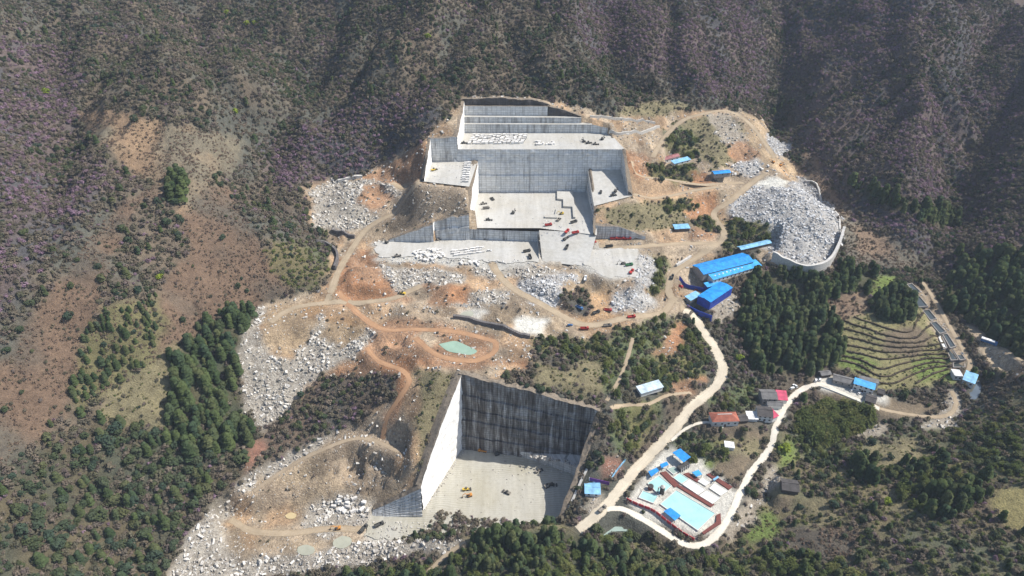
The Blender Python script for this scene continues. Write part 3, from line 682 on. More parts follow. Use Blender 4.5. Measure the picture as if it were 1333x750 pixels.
def floor_mat(name, c, line=0.86, warm=(0.46, 0.42, 0.33)):
    m, nt, b = new_mat(name, 0.85)
    v = geo_vec(nt)
    n1 = noise(nt, v, 0.03, 5, 0.6); n2 = noise(nt, v, 0.35, 5, 0.65)
    mp = N(nt, 'ShaderNodeMapping'); mp.inputs['Scale'].default_value = (0.25, 0.02, 1); nt.links.new(v, mp.inputs[0])
    st = noise(nt, mp.outputs[0], 1.0, 4, 0.6)
    base = ramp(nt, n1, [(0.32, warm), (0.55, c), (0.75, tuple(min(1, x * 1.1) for x in c))])
    base = mix(nt, 0.5, base, ramp(nt, st, [(0.3, tuple(x * 0.75 for x in c)), (0.7, tuple(min(1, x * 1.15) for x in c))]))
    base = mix(nt, math_(nt, 'MULTIPLY', ramp(nt, n2, [(0.5, (0, 0, 0)), (0.75, (1, 1, 1))]), 0.35), base, tuple(x * 0.6 for x in warm))
    wv = N(nt, 'ShaderNodeTexWave', Scale=0.16, Distortion=14.0, Detail=3.0); wv.wave_type = 'RINGS'; wv.inputs['Detail Scale'].default_value = 0.25; nt.links.new(v, wv.inputs['Vector'])
    tr = math_(nt, 'MULTIPLY', ramp(nt, wv.outputs[1], [(0.55, (0, 0, 0)), (0.8, (1, 1, 1))]), math_(nt, 'MULTIPLY', ramp(nt, noise(nt, v, 0.025, 3), [(0.45, (0, 0, 0)), (0.62, (1, 1, 1))]), 0.4))
    base = mix(nt, tr, base, tuple(x * 0.72 for x in warm))
    nt.links.new(base, b.inputs['Base Color']); bump(nt, b, n2, 0.3, 0.3)
    return m
def rock_mat(name, c, dark, per=0.35):
    m, nt, b = new_mat(name, 0.85)
    oi = nt.nodes.new('ShaderNodeObjectInfo').outputs['Random']
    n = noise(nt, geo_vec(nt), 0.6, 4)
    base = ramp(nt, n, [(0.3, dark), (0.5, c), (0.75, tuple(min(1, x * 1.15) for x in c))])
    t = ramp(nt, oi, [(0.0, (1 - per, 1 - per * 1.05, 1 - per * 1.1)), (0.6, (1, 1, 1)), (1.0, (1.08, 1.08, 1.08))])
    nt.links.new(mix(nt, 1.0, base, t, 'MULTIPLY'), b.inputs['Base Color']); return m
def leaf_mat(name, cols, trans=0.25, spread=1.0):
    """foliage: its own colour per plant, a little light through the leaves"""
    m = bpy.data.materials.new(name); m.use_nodes = True; nt = m.node_tree; nt.nodes.clear()
    out = nt.nodes.new('ShaderNodeOutputMaterial'); d = nt.nodes.new('ShaderNodeBsdfDiffuse'); t = nt.nodes.new('ShaderNodeBsdfTranslucent'); ms = nt.nodes.new('ShaderNodeMixShader')
    oi = nt.nodes.new('ShaderNodeObjectInfo').outputs['Random']
    k = len(cols); c = ramp(nt, oi, [(i / max(1, k - 1), cols[i]) for i in range(k)])
    n = noise(nt, geo_vec(nt), 0.5, 3)
    c = mix(nt, 1.0, c, ramp(nt, n, [(0.3, (0.65, 0.65, 0.65)), (0.7, (1.35, 1.35, 1.35))]), 'MULTIPLY')
    nt.links.new(c, d.inputs[0]); nt.links.new(c, t.inputs[0]); ms.inputs[0].default_value = trans
    nt.links.new(d.outputs[0], ms.inputs[1]); nt.links.new(t.outputs[0], ms.inputs[2]); nt.links.new(ms.outputs[0], out.inputs[0])
    return m
def metal_sheet(name, c, pitch=0.9, rough=0.5, fade=0.32):
    """corrugated coated steel: ribs along the slope, faded and streaked"""
    m, nt, b = new_mat(name, rough)
    v = obj_vec(nt); w = N(nt, 'ShaderNodeTexWave', Scale=1.0 / pitch, Distortion=0.0); w.wave_profile = 'SIN'; nt.links.new(v, w.inputs['Vector'])
    n = noise(nt, v, 0.25, 5, 0.6); n2 = noise(nt, v, 1.2, 3)
    base = ramp(nt, n, [(0.3, tuple(x * (1 - fade) for x in c)), (0.7, tuple(min(1, x * (1 + fade)) for x in c))])
    base = mix(nt, math_(nt, 'MULTIPLY', ramp(nt, n2, [(0.55, (0, 0, 0)), (0.8, (1, 1, 1))]), 0.25), base, (0.35, 0.33, 0.30))
    nt.links.new(base, b.inputs['Base Color']); bump(nt, b, w.outputs[1], 0.5, 0.12); return m
def water_mat(name, c, rough=0.12):
    m, nt, b = new_mat(name, rough)
    n = noise(nt, geo_vec(nt), 0.12, 4)
    nt.links.new(ramp(nt, n, [(0.3, tuple(x * 0.88 for x in c)), (0.7, tuple(min(1, x * 1.1) for x in c))]), b.inputs['Base Color'])
    bump(nt, b, noise(nt, geo_vec(nt), 1.5, 2), 0.04, 0.1); b.inputs['Specular IOR Level'].default_value = 0.5; return m
M = {
 'ground': ground_mat(),
 'pale': track_mat('pale_road', (0.60,0.53,0.41), (0.47,0.40,0.29), 0.35), 'white': track_mat('white_road', (0.68,0.63,0.53), (0.54,0.48,0.38), 0.2),
 'dirt': track_mat('dirt_road', (0.38,0.305,0.21), (0.28,0.215,0.14), 0.5), 'orange': track_mat('orange_track', (0.38,0.225,0.125), (0.28,0.16,0.09), 0.5),
 'waste': track_mat('waste_track', (0.37,0.295,0.205), (0.29,0.225,0.15), 0.5),
 'wall_grey': granite_wall('sawn_granite', (0.70,0.70,0.68), (0.24,0.23,0.22), 0.32), 'wall_mid': granite_wall('stained_sawn_granite', (0.64,0.64,0.62), (0.16,0.15,0.14), 0.55),
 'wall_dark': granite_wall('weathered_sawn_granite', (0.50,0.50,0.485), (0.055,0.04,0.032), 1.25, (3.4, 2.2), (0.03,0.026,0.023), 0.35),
 'wall_white': granite_wall('clean_sawn_granite', (0.87,0.86,0.83), (0.45,0.42,0.36), 0.12, (6, 2.4), (0.3,0.27,0.22), 0.86), 'wall_black': granite_wall('dark_cap_rock', (0.10,0.09,0.085), (0.05,0.045,0.04), 0.9),
 'bench': floor_mat('bench_granite', (0.47,0.46,0.425), 0.86, (0.40,0.365,0.29)), 'pitfloor': floor_mat('dusty_pit_floor', (0.42,0.405,0.35), 0.9, (0.33,0.30,0.21)),
 'rock': rock_mat('granite_rubble', (0.57,0.545,0.495), (0.29,0.255,0.205), .55), 'rockg': rock_mat('grey_granite_rubble', (0.56,0.56,0.55), (0.36,0.36,0.35), 0.4), 'block': rock_mat('granite_blocks', (0.68,0.66,0.62), (0.5,0.48,0.44), 0.2),
 'lip': rock_mat('weathered_rim_rock', (0.20,0.165,0.125), (0.10,0.085,0.065), 0.1),
 'bark': plain('bark', (0.09,0.065,0.045), 0.9),
}
# ------------------------------------------------------------------ the ground sheet
nx, ny = len(XS), len(YS)
zn = zone_at(GX, GY, H0, 5.0)
colr = ZCOL[zn]
# dark terrace edges and patchy cover
patch = fbm(GX / 34, GY / 34, 131, 4)[..., None]
natz = np.isin(zn, NATURAL)[..., None]
warm = np.array([1.13, 1.03, 0.91]); cool = np.array([0.80, 0.92, 0.92])
colr = np.where(natz, colr * (cool + (warm - cool) * smooth(0.35, 0.62, patch)), colr)
dirtz = np.isin(zn, zid('tan', 'orange', 'rubble_bare', 'trackdirt', 'waste', 'outcrop'))[..., None]
pd = fbm(GX / 14, GY / 14, 141, 4)[..., None]
colr = np.where(dirtz, colr * (0.72 + 0.56 * smooth(0.3, 0.7, pd)) * np.where(smooth(0.5, 0.66, fbm(GX / 40, GY / 40, 151, 3))[..., None] > 0.5, np.array([1.08, 0.94, 0.82]), 1.0), colr)
gyv, gxv = np.gradient(H, YS, XS); slope = np.hypot(gxv, gyv)
edge = (farm * smooth(0.55, 1.0, slope))[..., None]
colr = colr * (1 - edge) + np.array([0.075, 0.058, 0.038]) * edge
for c in range(3): colr[..., c] = blur(colr[..., c], 1)
dirtm = np.isin(zn, zid('tan', 'orange', 'rubble_bare', 'trackdirt', 'rubble', 'greyrubble', 'stones', 'redsoil', 'outcrop', 'waste'))
verts = np.c_[GX.ravel(), GY.ravel(), H.ravel()].astype(np.float32)
i = np.arange(nx - 1); j = np.arange(ny - 1); I, J = np.meshgrid(i, j); a = (J * nx + I).ravel()
quads = np.c_[a, a + 1, a + nx + 1, a + nx].astype(np.int32)
me = bpy.data.meshes.new('ground')
me.vertices.add(len(verts)); me.vertices.foreach_set('co', verts.ravel())
me.loops.add(quads.size); me.loops.foreach_set('vertex_index', quads.ravel())
me.polygons.add(len(quads)); me.polygons.foreach_set('loop_start', np.arange(0, quads.size, 4, dtype=np.int32)); me.polygons.foreach_set('loop_total', np.full(len(quads), 4, np.int32))
me.update(calc_edges=True); me.shade_smooth()
ca = me.color_attributes.new('cover', 'FLOAT_COLOR', 'POINT')
ca.data.foreach_set('color', np.c_[colr.reshape(-1, 3), blur(dirtm.astype(float), 1).ravel()].astype(np.float32).ravel())
me.materials.append(M['ground'])
terrain = bpy.data.objects.new('terrain', me); COL.objects.link(terrain); tag(terrain, kind='structure')

# ------------------------------------------------------------------ roads draped on it
for nme, w, mt, D in ROAD_PTS:
    tng = np.gradient(D[:, :2], axis=0); tng /= np.linalg.norm(tng, axis=1)[:, None] + 1e-9
    nrm = np.c_[-tng[:, 1], tng[:, 0]]
    L = np.r_[0, np.cumsum(np.linalg.norm(np.diff(D[:, :2], axis=0), axis=1))]
    K = 7; vs = []; uv = []
    for k in range(len(D)):
        for s in range(K):
            u = s / (K - 1) * 2 - 1
            ww = w / 2 * (1 + (0.7 * (fbm(L[k] / 4, u * 3 + len(nme), 5, 3) - .5) if abs(u) == 1 else 0))
            x, y = D[k, :2] + nrm[k] * u * ww
            vs.append((x, y, max(ground(x, y), D[k, 2] - 1.0) + 0.20 - 0.12 * abs(u))); uv.append((u * ww, L[k]))
    fs = [(k * K + s, k * K + s + 1, (k + 1) * K + s + 1, (k + 1) * K + s) for k in range(len(D) - 1) for s in range(K - 1)]
    o = mesh_obj(nme, vs, fs, M[mt], None, True, uv); tag(o, kind='structure')
    va = o.data.attributes.new('verge', 'FLOAT', 'POINT'); va.data.foreach_set('value', np.tile(np.abs(np.linspace(-1, 1, K)), len(D)).astype(np.float32))
# ------------------------------------------------------------------ sawn quarry walls and floors
def ribbon(name, base, top, mat, inside, inset=2.4, ledges=(), relief=0.25, lip=0.0, rough_top=0.0, step=2.0, seed=0, z0=None, parent=None):
    """upright face along a plan line; ledges = [(share of the height, width)], lip = width of rim rock behind its head"""
    B = np.asarray([b[:2] for b in base], float); Z0 = np.asarray([b[2] for b in base], float) if z0 is None else np.full(len(base), float(z0)); Z1_ = np.asarray(top, float)
    seg = np.linalg.norm(np.diff(B, axis=0), axis=1); L = np.r_[0, np.cumsum(seg)]
    n = max(2, int(L[-1] / step) + 1); u = np.unique(np.r_[np.linspace(0, L[-1], n), L])
    x = np.interp(u, L, B[:, 0]); y = np.interp(u, L, B[:, 1]); zb = np.interp(u, L, Z0); zt = np.interp(u, L, Z1_)
    zt = zt + rough_top * (fbm(u / 6, u * 0 + seed, seed, 3) - .5) * 2
    t = np.c_[np.gradient(x), np.gradient(y)]; t /= np.linalg.norm(t, axis=1)[:, None]; nr = np.c_[-t[:, 1], t[:, 0]]
    if np.mean(nr @ (np.asarray(inside[:2]) - B.mean(0))) < 0: nr = -nr
    hmax = float((zt - zb).max()); rows = sorted(set(np.round(np.linspace(0, 1, max(3, int(hmax / 2.5))), 4)) | {round(s_ + e, 4) for s_, _ in ledges for e in (-0.0005, 0.0005)})
    vs = []; uv = []; m = len(u)
    for r in rows:
        z = zb + (zt - zb) * r
        off = inset + sum(w_ for s_, w_ in ledges if r < s_)
        off = off + relief * (vnoise(u / 4.3 + seed, z / 3.1, 3 + seed) - .5) * 2 + relief * 0.7 * np.floor(3 * vnoise(u / 9 + seed, z * 0 + math.floor(r * 6), 9 + seed)) / 3
        for k in range(m):
            vs.append((x[k] + nr[k, 0] * off[k], y[k] + nr[k, 1] * off[k], z[k])); uv.append((u[k] + seed * 31.7, z[k]))
    R = len(rows)
    if lip:
        for q_, dz in ((0.15, 0.25), (0.5, 0.35), (1.0, -1.5)):
            for k in range(m):
                px_, py2 = x[k] + nr[k, 0] * (inset - (lip + inset) * q_), y[k] + nr[k, 1] * (inset - (lip + inset) * q_)
                g = min(max(float(grid_sample(H0, px_, py2)), zt[k] - 5), zt[k] + 2.0); zz = zt[k] + (g - zt[k]) * q_ + dz + (0.9 * (vnoise(px_ / 2.5, py2 / 2.5, 77) - .5) if q_ < 1 else 0)
                vs.append((px_, py2, zz)); uv.append((u[k], zz))
    fs = [(r * m + k, r * m + k + 1, (r + 1) * m + k + 1, (r + 1) * m + k) for r in range(R - 1) for k in range(m - 1)]
    o = mesh_obj(name, vs, fs + [(r * m + k, r * m + k + 1, (r + 1) * m + k + 1, (r + 1) * m + k) for r in range(R - 1, R + (2 if lip else -1)) for k in range(m - 1)], mat, parent, False, uv)
    if lip:
        o.data.materials.append(M['lip'])
        for p in o.data.polygons[len(fs):]: p.material_index = 1
    tag(o, kind='structure'); return o
def floor_sheet(name, poly, mat, z=None, lift=0.0, jitter=0.0):
    if jitter:                                  # broken outer edge
        P = np.array([(p[0], p[1], p[2]) for p in poly], float); Q = []
        for a_, b_ in zip(P, np.roll(P, -1, 0)):
            k_ = max(1, int(np.linalg.norm(b_ - a_) / 2.0))
            for t_ in range(k_):
                q_ = a_ + (b_ - a_) * t_ / k_; q_[:2] += jitter * 2 * np.array([fbm(q_[0] / 4, q_[1] / 4, 3, 3) - .5, fbm(q_[0] / 4 + 50, q_[1] / 4, 5, 3) - .5]); Q.append(q_)
        poly = Q
    vs = [(p[0], p[1], (p[2] if z is None else z) + lift) for p in poly]
    o = mesh_obj(name, vs, [tuple(range(len(vs)))], mat); tag(o, kind='structure'); return o
mid = lambda P_: np.mean([p[:2] for p in P_], axis=0)
X = lambda px, py, z: G(px, py, z)[0]
XL, XR = X(594, 194.5, Z1), X(811, 194.5, Z1)
# high bench, its walls and tiers
floor_sheet('high_bench_floor', [(XL, YW, Z1), (XR + 2, YW, Z1), (Q_B1[1][0] + 3, YT + 3, Z1), (TL[0] - 2, YT + 3, Z1)], M['bench'])
wl = [at((XL, YW), Z1), at(TL, Z1), at((TL[0], YT + 16), Z1)]
ribbon('quarry_wall', wl, [raise_to((0, YW), 179), raise_to(TL, 139), raise_to((0, YT + 16), 129)], M['wall_white'], (0, YW + 20), 1.5, (), 0.3, 6, 1.2, seed=1)
zt3, zt2, zt1, zt0 = raise_to((0, YT), 161.5), raise_to((0, YT + 4), 152), raise_to((0, YT + 9), 138), raise_to((0, YT + 14), 128.5)
ribbon('quarry_wall', [at((TL[0] - 2, YT), Z1), at((X(770,173,Z1), YT), Z1), at((X(790,173,Z1), YT - 4), Z1)], [zt3, zt3 - 0.5, zt3 - 3], M['wall_mid'], (0, 0), 0, (), 0.3, seed=2)
floor_sheet('tier_ledge', [(TL[0] - 2, YT - .3, zt3), (X(770,173,Z1), YT - .3, zt3 - .5), (X(770,173,Z1), YT + 7, zt3 - .5), (TL[0] - 2, YT + 7, zt3)], M['bench'])
ribbon('quarry_wall', [at((TL[0] - 2, YT + 4), zt3 - .5), at((X(757,152,zt2), YT + 4), zt3 - .5)], [zt2, zt2 - 1], M['wall_mid'], (0, 0), 0, (), 0.3, seed=3)
floor_sheet('tier_ledge', [(TL[0] - 2, YT + 3.7, zt2), (X(757,152,zt2), YT + 3.7, zt2 - 1), (X(757,152,zt2), YT + 13, zt2 - 1), (TL[0] - 2, YT + 13, zt2)], M['bench'])
ribbon('quarry_wall', [at((TL[0] - 2, YT + 9), zt2 - .5), at((X(712,145,zt2), YT + 9), zt2 - .5)], [zt1, zt1 - .5], M['wall_grey'], (0, 0), 0, (), 0.3, seed=4)
ribbon('quarry_wall', [at((X(712,145,zt2), YT + 9), zt2 - 1), at((X(735,150,zt2), YT + 8), zt2 - 1), at((X(757,152,zt2), YT + 5), zt2 - 2)], [zt1, zt1 - 4.5, zt2], M['wall_black'], (0, 0), 0, (), 0.6, 5, .8, seed=5)
floor_sheet('tier_ledge', [(TL[0] - 2, YT + 8.7, zt1), (X(712,145,zt2), YT + 8.7, zt1 - .5), (X(712,145,zt2), YT + 16, zt1 - .5), (TL[0] - 2, YT + 16, zt1)], M['lip'])
ribbon('cap_rock', [at((TL[0] - 4, YT + 12), zt1 - .5), at((X(650,128,zt0), YT + 12), zt1 - .5), at((X(700,130,zt0), YT + 12), zt1 - .5), at((X(716,136,zt1), YT + 11), zt1 - 1.5)],
       [zt0, zt0 + 1.4, zt0 - 1.2, zt1], M['wall_black'], (0, 0), 0, (), 0.9, 7, 1.0, seed=6)
# the great wall
ribbon('quarry_wall', [at((XL - 3, YW), Z2 - 3), at((XL + 18, YW), Z3 - 2), at((XR + 1, YW), Z3 - 2)], [Z1 + .02] * 3, M['wall_grey'], (0, 0), 0, [(0.2, .35), (0.42, 1.3), (0.72, .3)], 0.6, seed=7)
ribbon('quarry_wall', [at(Q_B2[0] - np.array([2, 0, 0]), Z2 - 1), at((XL + 1, YW), Z2 - 1)], [raise_to((0, YW), 180), raise_to((0, YW), 178.5)], M['wall_mid'], (-60, 0), 0.6, (), 0.4, 6, 1.0, seed=8)
# west bench
floor_sheet('west_bench_floor', [at(Q_B2[0], Z2) + np.array([-3, 1, 0]), at((X(622,210,Z2), YW + 1), Z2), Q_B2[2] + np.array([2, 0, 0]), Q_B2[3] + np.array([-3, 0, 0])], M['bench'])
ribbon('quarry_wall', [at(Q_B2[0], Z2 - 1), at(Q_B2[3], Z2 - 1)], [raise_to(Q_B2[0], 181), Z2 + 3], M['wall_white'], (0, YW), 0.5, (), 0.3, 5, .8, seed=9)
# main pit
floor_sheet('pit_floor', [at((X(621,249,Z3), YW + 1), Z3), at((X(775,249,Z3), YW + 1), Z3), Q_B3[2] + np.array([3, 0, 0]), at((X(702,303,Z3), YF), Z3), at((X(606,297,Z3), YF), Z3)], M['bench'])
pl = [at((X(623,249,Z3), YW), Z3 - 1), at((X(616,275,Z3), G(0,275,Z3)[1]), Z3 - 1), at((X(612,297,Z3), YF - 1), Z3 - 1)]
ribbon('quarry_wall', pl, [Z2 + .5, raise_to(pl[1], 243), raise_to(pl[2], 276)], M['wall_white'], (60, YW - 30), 0.5, (), 0.35, 7, .6, seed=10)
mbp = MB(); zs = Z3 + 2.2
mbp.prism([G(a_, b_, Z3)[:2] for a_, b_ in ((725,249),(746,249),(749,285),(746,285),(745,271.5),(733,271),(733,262),(725,261))], Z3 - .5, zs); tag(mbp.build('pit_step', M['bench']), kind='structure')
mbp = MB(); mbp.prism([G(a_, b_, Z3)[:2] for a_, b_ in ((709,282),(722,281),(724,273),(727,274),(725,285),(709,284.5))], Z3 - .5, Z3 + 1.5); tag(mbp.build('pit_step', M['bench']), kind='structure')
# east bench
floor_sheet('east_bench_floor', [at((X(765,220.5,Z4), YW + 1), Z4), at((XR + 3, YW + 1), Z4), Q_B4[2] + np.array([4, 0, 0]), Q_B4[3] + np.array([0, -2, 0])], M['bench'])
el = [at((X(766,220.5,Z4), YW), Z3 - 1), at(Q_B4[3], Z3 - 1), at(G(772,306,Z3), Z3 - 8)]
ribbon('quarry_wall', el, [Z4 + .02, Z4F + .02, 82], M['wall_mid'], (40, YW - 40), 0, [(0.5, 0.8)], 0.3, 3, .2, seed=11)
ribbon('quarry_wall', [at((XR, YW), Z4 - 1), at(Q_B4[2], Z4F)], [Z1, Z4F + 8], M['wall_mid'], (60, YW - 30), 0.5, (), 0.4, 5, 1.0, seed=12)
ribbon('quarry_wall', [G(770,308,69), G(806,308,69), G(840,309,69)], [83, 80, 71], M['wall_mid'], (80, 300), 2.0, (), 0.3, 6, 1.2, seed=13, z0=67)
# front wall above the big yard, ramp at its right end
fl_ = [at((X(567,309,ZA), YF), ZA - 1), at((X(612,309,ZA), YF), ZA - 1)]
ribbon('quarry_wall', fl_, [raise_to(fl_[0], 288), raise_to(fl_[1], 277)], M['wall_mid'], (-40, 300), 2.0, [(0.55, 1.5)], 0.5, 9, 2.2, seed=14)
ribbon('quarry_wall', [at((X(611,309,ZA), YF), ZA - 1), at((X(702,313,ZA), YF - 5), ZA - 1)], [Z3 + .02, Z3 + .02], M['wall_mid'], (0, 300), 2.0, (), 0.3, seed=15)
ribbon('quarry_wall', [at((X(702,313,ZA), YF - 5), ZA - 3), at(Q_RAMP[3] + np.array([-1, 0, 0]), ZA - 3)], [Z3 + .02, 67.4], M['wall_mid'], (-40, 520), 2.0, (), 0.2, seed=16)
rp = Q_RAMP
vs = []; K = 14
for a_ in range(K + 1):
    for b_ in range(9):
        t_ = a_ / K; s_ = b_ / 8
        l = np.array([X(702,303,Z3), YF - 4, Z3]) * (1 - t_) + rp[3] * t_; r_ = (rp[1] + np.array([3, 3, 0])) * (1 - t_) + rp[2] * t_
        p = l + (r_ - l) * s_; z = Z3 + (66.8 - Z3) * (t_ ** 0.8); vs.append((p[0], p[1], z + 0.2 * (vnoise(p[0] / 5, p[1] / 5, 4) - .5)))
tag(mesh_obj('ramp', vs, [(a_ * 9 + b_, a_ * 9 + b_ + 1, (a_ + 1) * 9 + b_ + 1, (a_ + 1) * 9 + b_) for a_ in range(K) for b_ in range(8)], M['bench'], None, True), kind='structure')
wg = [G(506,313,ZA), G(565,314,ZA)]
ribbon('quarry_wall', wg, [ZA + 1, raise_to(wg[1], 291)], M['wall_mid'], (-100, 300), 2.0, (), 0.3, 5, .8, seed=17, z0=ZA - 1)
ribbon('quarry_wall', [wg[1], at((X(568,309,ZA), YF), ZA)], [raise_to(wg[1], 291)] * 2, M['wall_white'], (0, 560), 0, (), 0.1, 4, .4, seed=18, z0=ZA - 1)
floor_sheet('big_yard_floor', [G(488,315,ZA), G(500,312,ZA), G(566,311.5,ZA), at((X(704,312,ZA), YF - 2), ZA), at(Q_RAMP[3], ZA), G(660,343,ZA), G(610,338,ZA), G(540,333,ZA), G(492,336,ZA)], M['bench'], ZA, 0.15, 4.0)
floor_sheet('east_yard_floor', [G(745,327,68), G(790,325,68), G(830,324,68), G(827,360,68), G(790,362,68), G(768,350,68)], M['bench'], 68, 0.2, 4.0)
# lower pit
floor_sheet('lower_pit_floor', [L_BL + np.array([-3, 4, 0]), L_BR + np.array([4, 3, 0]), L_FR + np.array([3, 0, 0]), G(690,700,ZL), G(640,708,ZL), G(585,706,ZL), G(545,703,ZL), G(500,702,ZL), G(474,698,ZL), G(484,668,ZL), L_FL + np.array([-4, 1, 0])], M['pitfloor'], ZL, 0, 3.0)
lb = (L_BL + L_BR) / 2
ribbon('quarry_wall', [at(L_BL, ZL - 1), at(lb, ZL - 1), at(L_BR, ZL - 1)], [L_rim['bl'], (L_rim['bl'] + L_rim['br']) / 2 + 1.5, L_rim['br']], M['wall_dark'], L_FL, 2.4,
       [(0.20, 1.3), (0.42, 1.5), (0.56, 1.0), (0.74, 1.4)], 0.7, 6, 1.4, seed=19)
ribbon('quarry_wall', [at(L_BL, ZL - 1), at((L_BL + L_FL) / 2, ZL - 1), at(L_FL, ZL - 1)], [L_rim['bl'], (L_rim['bl'] + L_rim['fl']) / 2 + 4, L_rim['fl']], M['wall_white'], L_FR, 2.6, (), 0.3, 6, .8, seed=20)
ribbon('quarry_wall', [at(L_FL + np.array([2.6, -1.0, 0]), ZL - 1), G(486,664,ZL)], [L_rim['fl'], ZL + 2], M['wall_mid'], (L_FL[0], 200), 2.0, [(s_ / 8, 0.55) for s_ in range(1, 8)], 0.1, 5, .6, seed=21, z0=ZL - 1)
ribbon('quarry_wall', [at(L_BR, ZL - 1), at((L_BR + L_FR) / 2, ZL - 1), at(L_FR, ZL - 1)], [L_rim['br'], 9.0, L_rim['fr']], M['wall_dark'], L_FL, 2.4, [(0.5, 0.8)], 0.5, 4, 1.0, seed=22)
# the rock bench left standing before the back wall
bp = [G(638,583,ZL), G(690,598,ZL), G(725,610,ZL), G(752,620,ZL), L_BR + np.array([-1, -1, 0]), lb]
bz = [ZL + .5, ZL + 7, ZL + 9, ZL + 10, ZL + 12, ZL + 5]
n_ = len(bp); vs = [at(p, ZL - 1) for p in bp] + [at(p, z) for p, z in zip(bp, bz)]
o = mesh_obj('rock_bench', vs, [tuple(range(n_, 2 * n_))] + [(k, (k + 1) % n_, n_ + (k + 1) % n_, n_ + k) for k in range(n_)], M['wall_mid'], None, False, [(p[0] + p[1] * .3, p[2]) for p in vs]); tag(o, kind='structure')
# ------------------------------------------------------------------ plants and loose rock
def leaf_cloud(rng, n, R, h0, h1, size, shell=0.55, up=0.3, top=1.0):
    """n small bent leaf clumps through an uneven crown"""
    vs = []; fs = []
    lob = rng.uniform(0, 2 * math.pi, 4)
    for k in range(n):
        a = rng.uniform(0, 2 * math.pi); t = rng.uniform(0.02, 1.0)
        z = h0 + (h1 - h0) * t
        env = math.sqrt(max(0.0, 1 - (abs(t - 0.42) / 0.60) ** 2.2)) * (1 + 0.22 * math.sin(2 * a + lob[0]) + 0.16 * math.sin(3 * a + lob[1] + 3 * t))
        r = R * env * (shell + (1 - shell) * rng.uniform()) if rng.uniform() < 0.8 else R * env * rng.uniform()
        c = np.array([r * math.cos(a), r * math.sin(a), z])
        nrm = np.array([math.cos(a) * 0.8, math.sin(a) * 0.8, up + t * top]) + rng.normal(0, 0.55, 3); nrm /= np.linalg.norm(nrm)
        u = np.cross(nrm, rng.normal(0, 1, 3)); u /= np.linalg.norm(u) + 1e-9; w = np.cross(nrm, u)
        s = size * rng.uniform(0.6, 1.25); b = len(vs); d = nrm * s * 0.28
        vs += [c - u * s * 0.5 - w * s * 0.36, c + u * s * 0.42 - w * s * 0.5 + d * 0.2, c + u * s * 0.55 + w * s * 0.38, c - u * s * 0.36 + w * s * 0.52 + d * 0.3, c + d]
        fs += [(b, b + 1, b + 4), (b + 1, b + 2, b + 4), (b + 2, b + 3, b + 4), (b + 3, b, b + 4)]
    return vs, fs
def conifer_crown(rng, h, R, tiers, arms):
    vs = []; fs = []
    for t in range(tiers):
        f = t / (tiers - 1); z = h * (0.12 + 0.86 * f); r = R * (1 - f) ** 0.8 * rng.uniform(0.82, 1.1) + 0.22
        n = max(4, int(arms * (1 - 0.55 * f))); a0 = rng.uniform(0, 6.28)
        for k in range(n):
            a = a0 + 2 * math.pi * k / n + rng.uniform(-.25, .25); rr = r * rng.uniform(0.72, 1.12); wd = rr * 0.42 + 0.12; dr = rr * rng.uniform(0.18, 0.5)
            ca, sa = math.cos(a), math.sin(a); b = len(vs); th = h / tiers * 1.1
            vs += [(0, 0, z + th), (rr * .55 * ca - wd * sa, rr * .55 * sa + wd * ca, z - dr * .35), (rr * ca, rr * sa, z - dr), (rr * .55 * ca + wd * sa, rr * .55 * sa - wd * ca, z - dr * .35), (rr * .55 * ca, rr * .55 * sa, z + th * .35)]
            fs += [(b, b + 1, b + 4), (b + 1, b + 2, b + 4), (b + 2, b + 3, b + 4), (b + 3, b, b + 4)]
    return vs, fs
def bamboo_crown(rng, n, R, h):
    vs = []; fs = []
    for k in range(n):
        a = rng.uniform(0, 6.28); r = R * math.sqrt(rng.uniform()); x, y = r * math.cos(a), r * math.sin(a); hh = h * rng.uniform(0.7, 1.05); lx, ly = rng.normal(0, h * .12, 2)
        for s in range(8):
            t = 0.25 + 0.75 * s / 7; c = np.array([x + lx * t * t, y + ly * t * t, hh * t]); s_ = 0.30 * (1.25 - t) + .10
            u = rng.normal(0, 1, 3); u[2] *= .4; u /= np.linalg.norm(u); b = len(vs)
            w = np.cross(u, (0, 0, 1)); w /= np.linalg.norm(w) + 1e-9
            vs += [c, c + u * s_ * 1.3 + w * .35 * s_ - np.array([0, 0, .5 * s_]), c + u * s_ * 2.1 - np.array([0, 0, 1.0 * s_]), c + u * s_ * 1.2 - w * .4 * s_ - np.array([0, 0, .3 * s_])]
            fs += [(b, b + 1, b + 2, b + 3)]
    return vs, fs
def rock_shape(rng, slab=1.0):
    b = MB(); b.box(-.5, .5, -.36, .36, -.25, .55 * slab)
    v = np.array(b.v) * rng.uniform(0.72, 1.15, 3); v += rng.normal(0, 0.09, v.shape)
    bm = bmesh.new()
    for p in v: bm.verts.new(p)
    bmesh.ops.convex_hull(bm, input=bm.verts); me = bpy.data.meshes.new('rock'); bm.to_mesh(me); bm.free()
    return [tuple(x.co) for x in me.vertices], [tuple(p.vertices) for p in me.polygons]
def proto_mesh(name, vf, mat):
    me = bpy.data.meshes.new(name); me.from_pydata([tuple(map(float, p)) for p in vf[0]], [], vf[1]); me.materials.append(mat); me.update(); return me
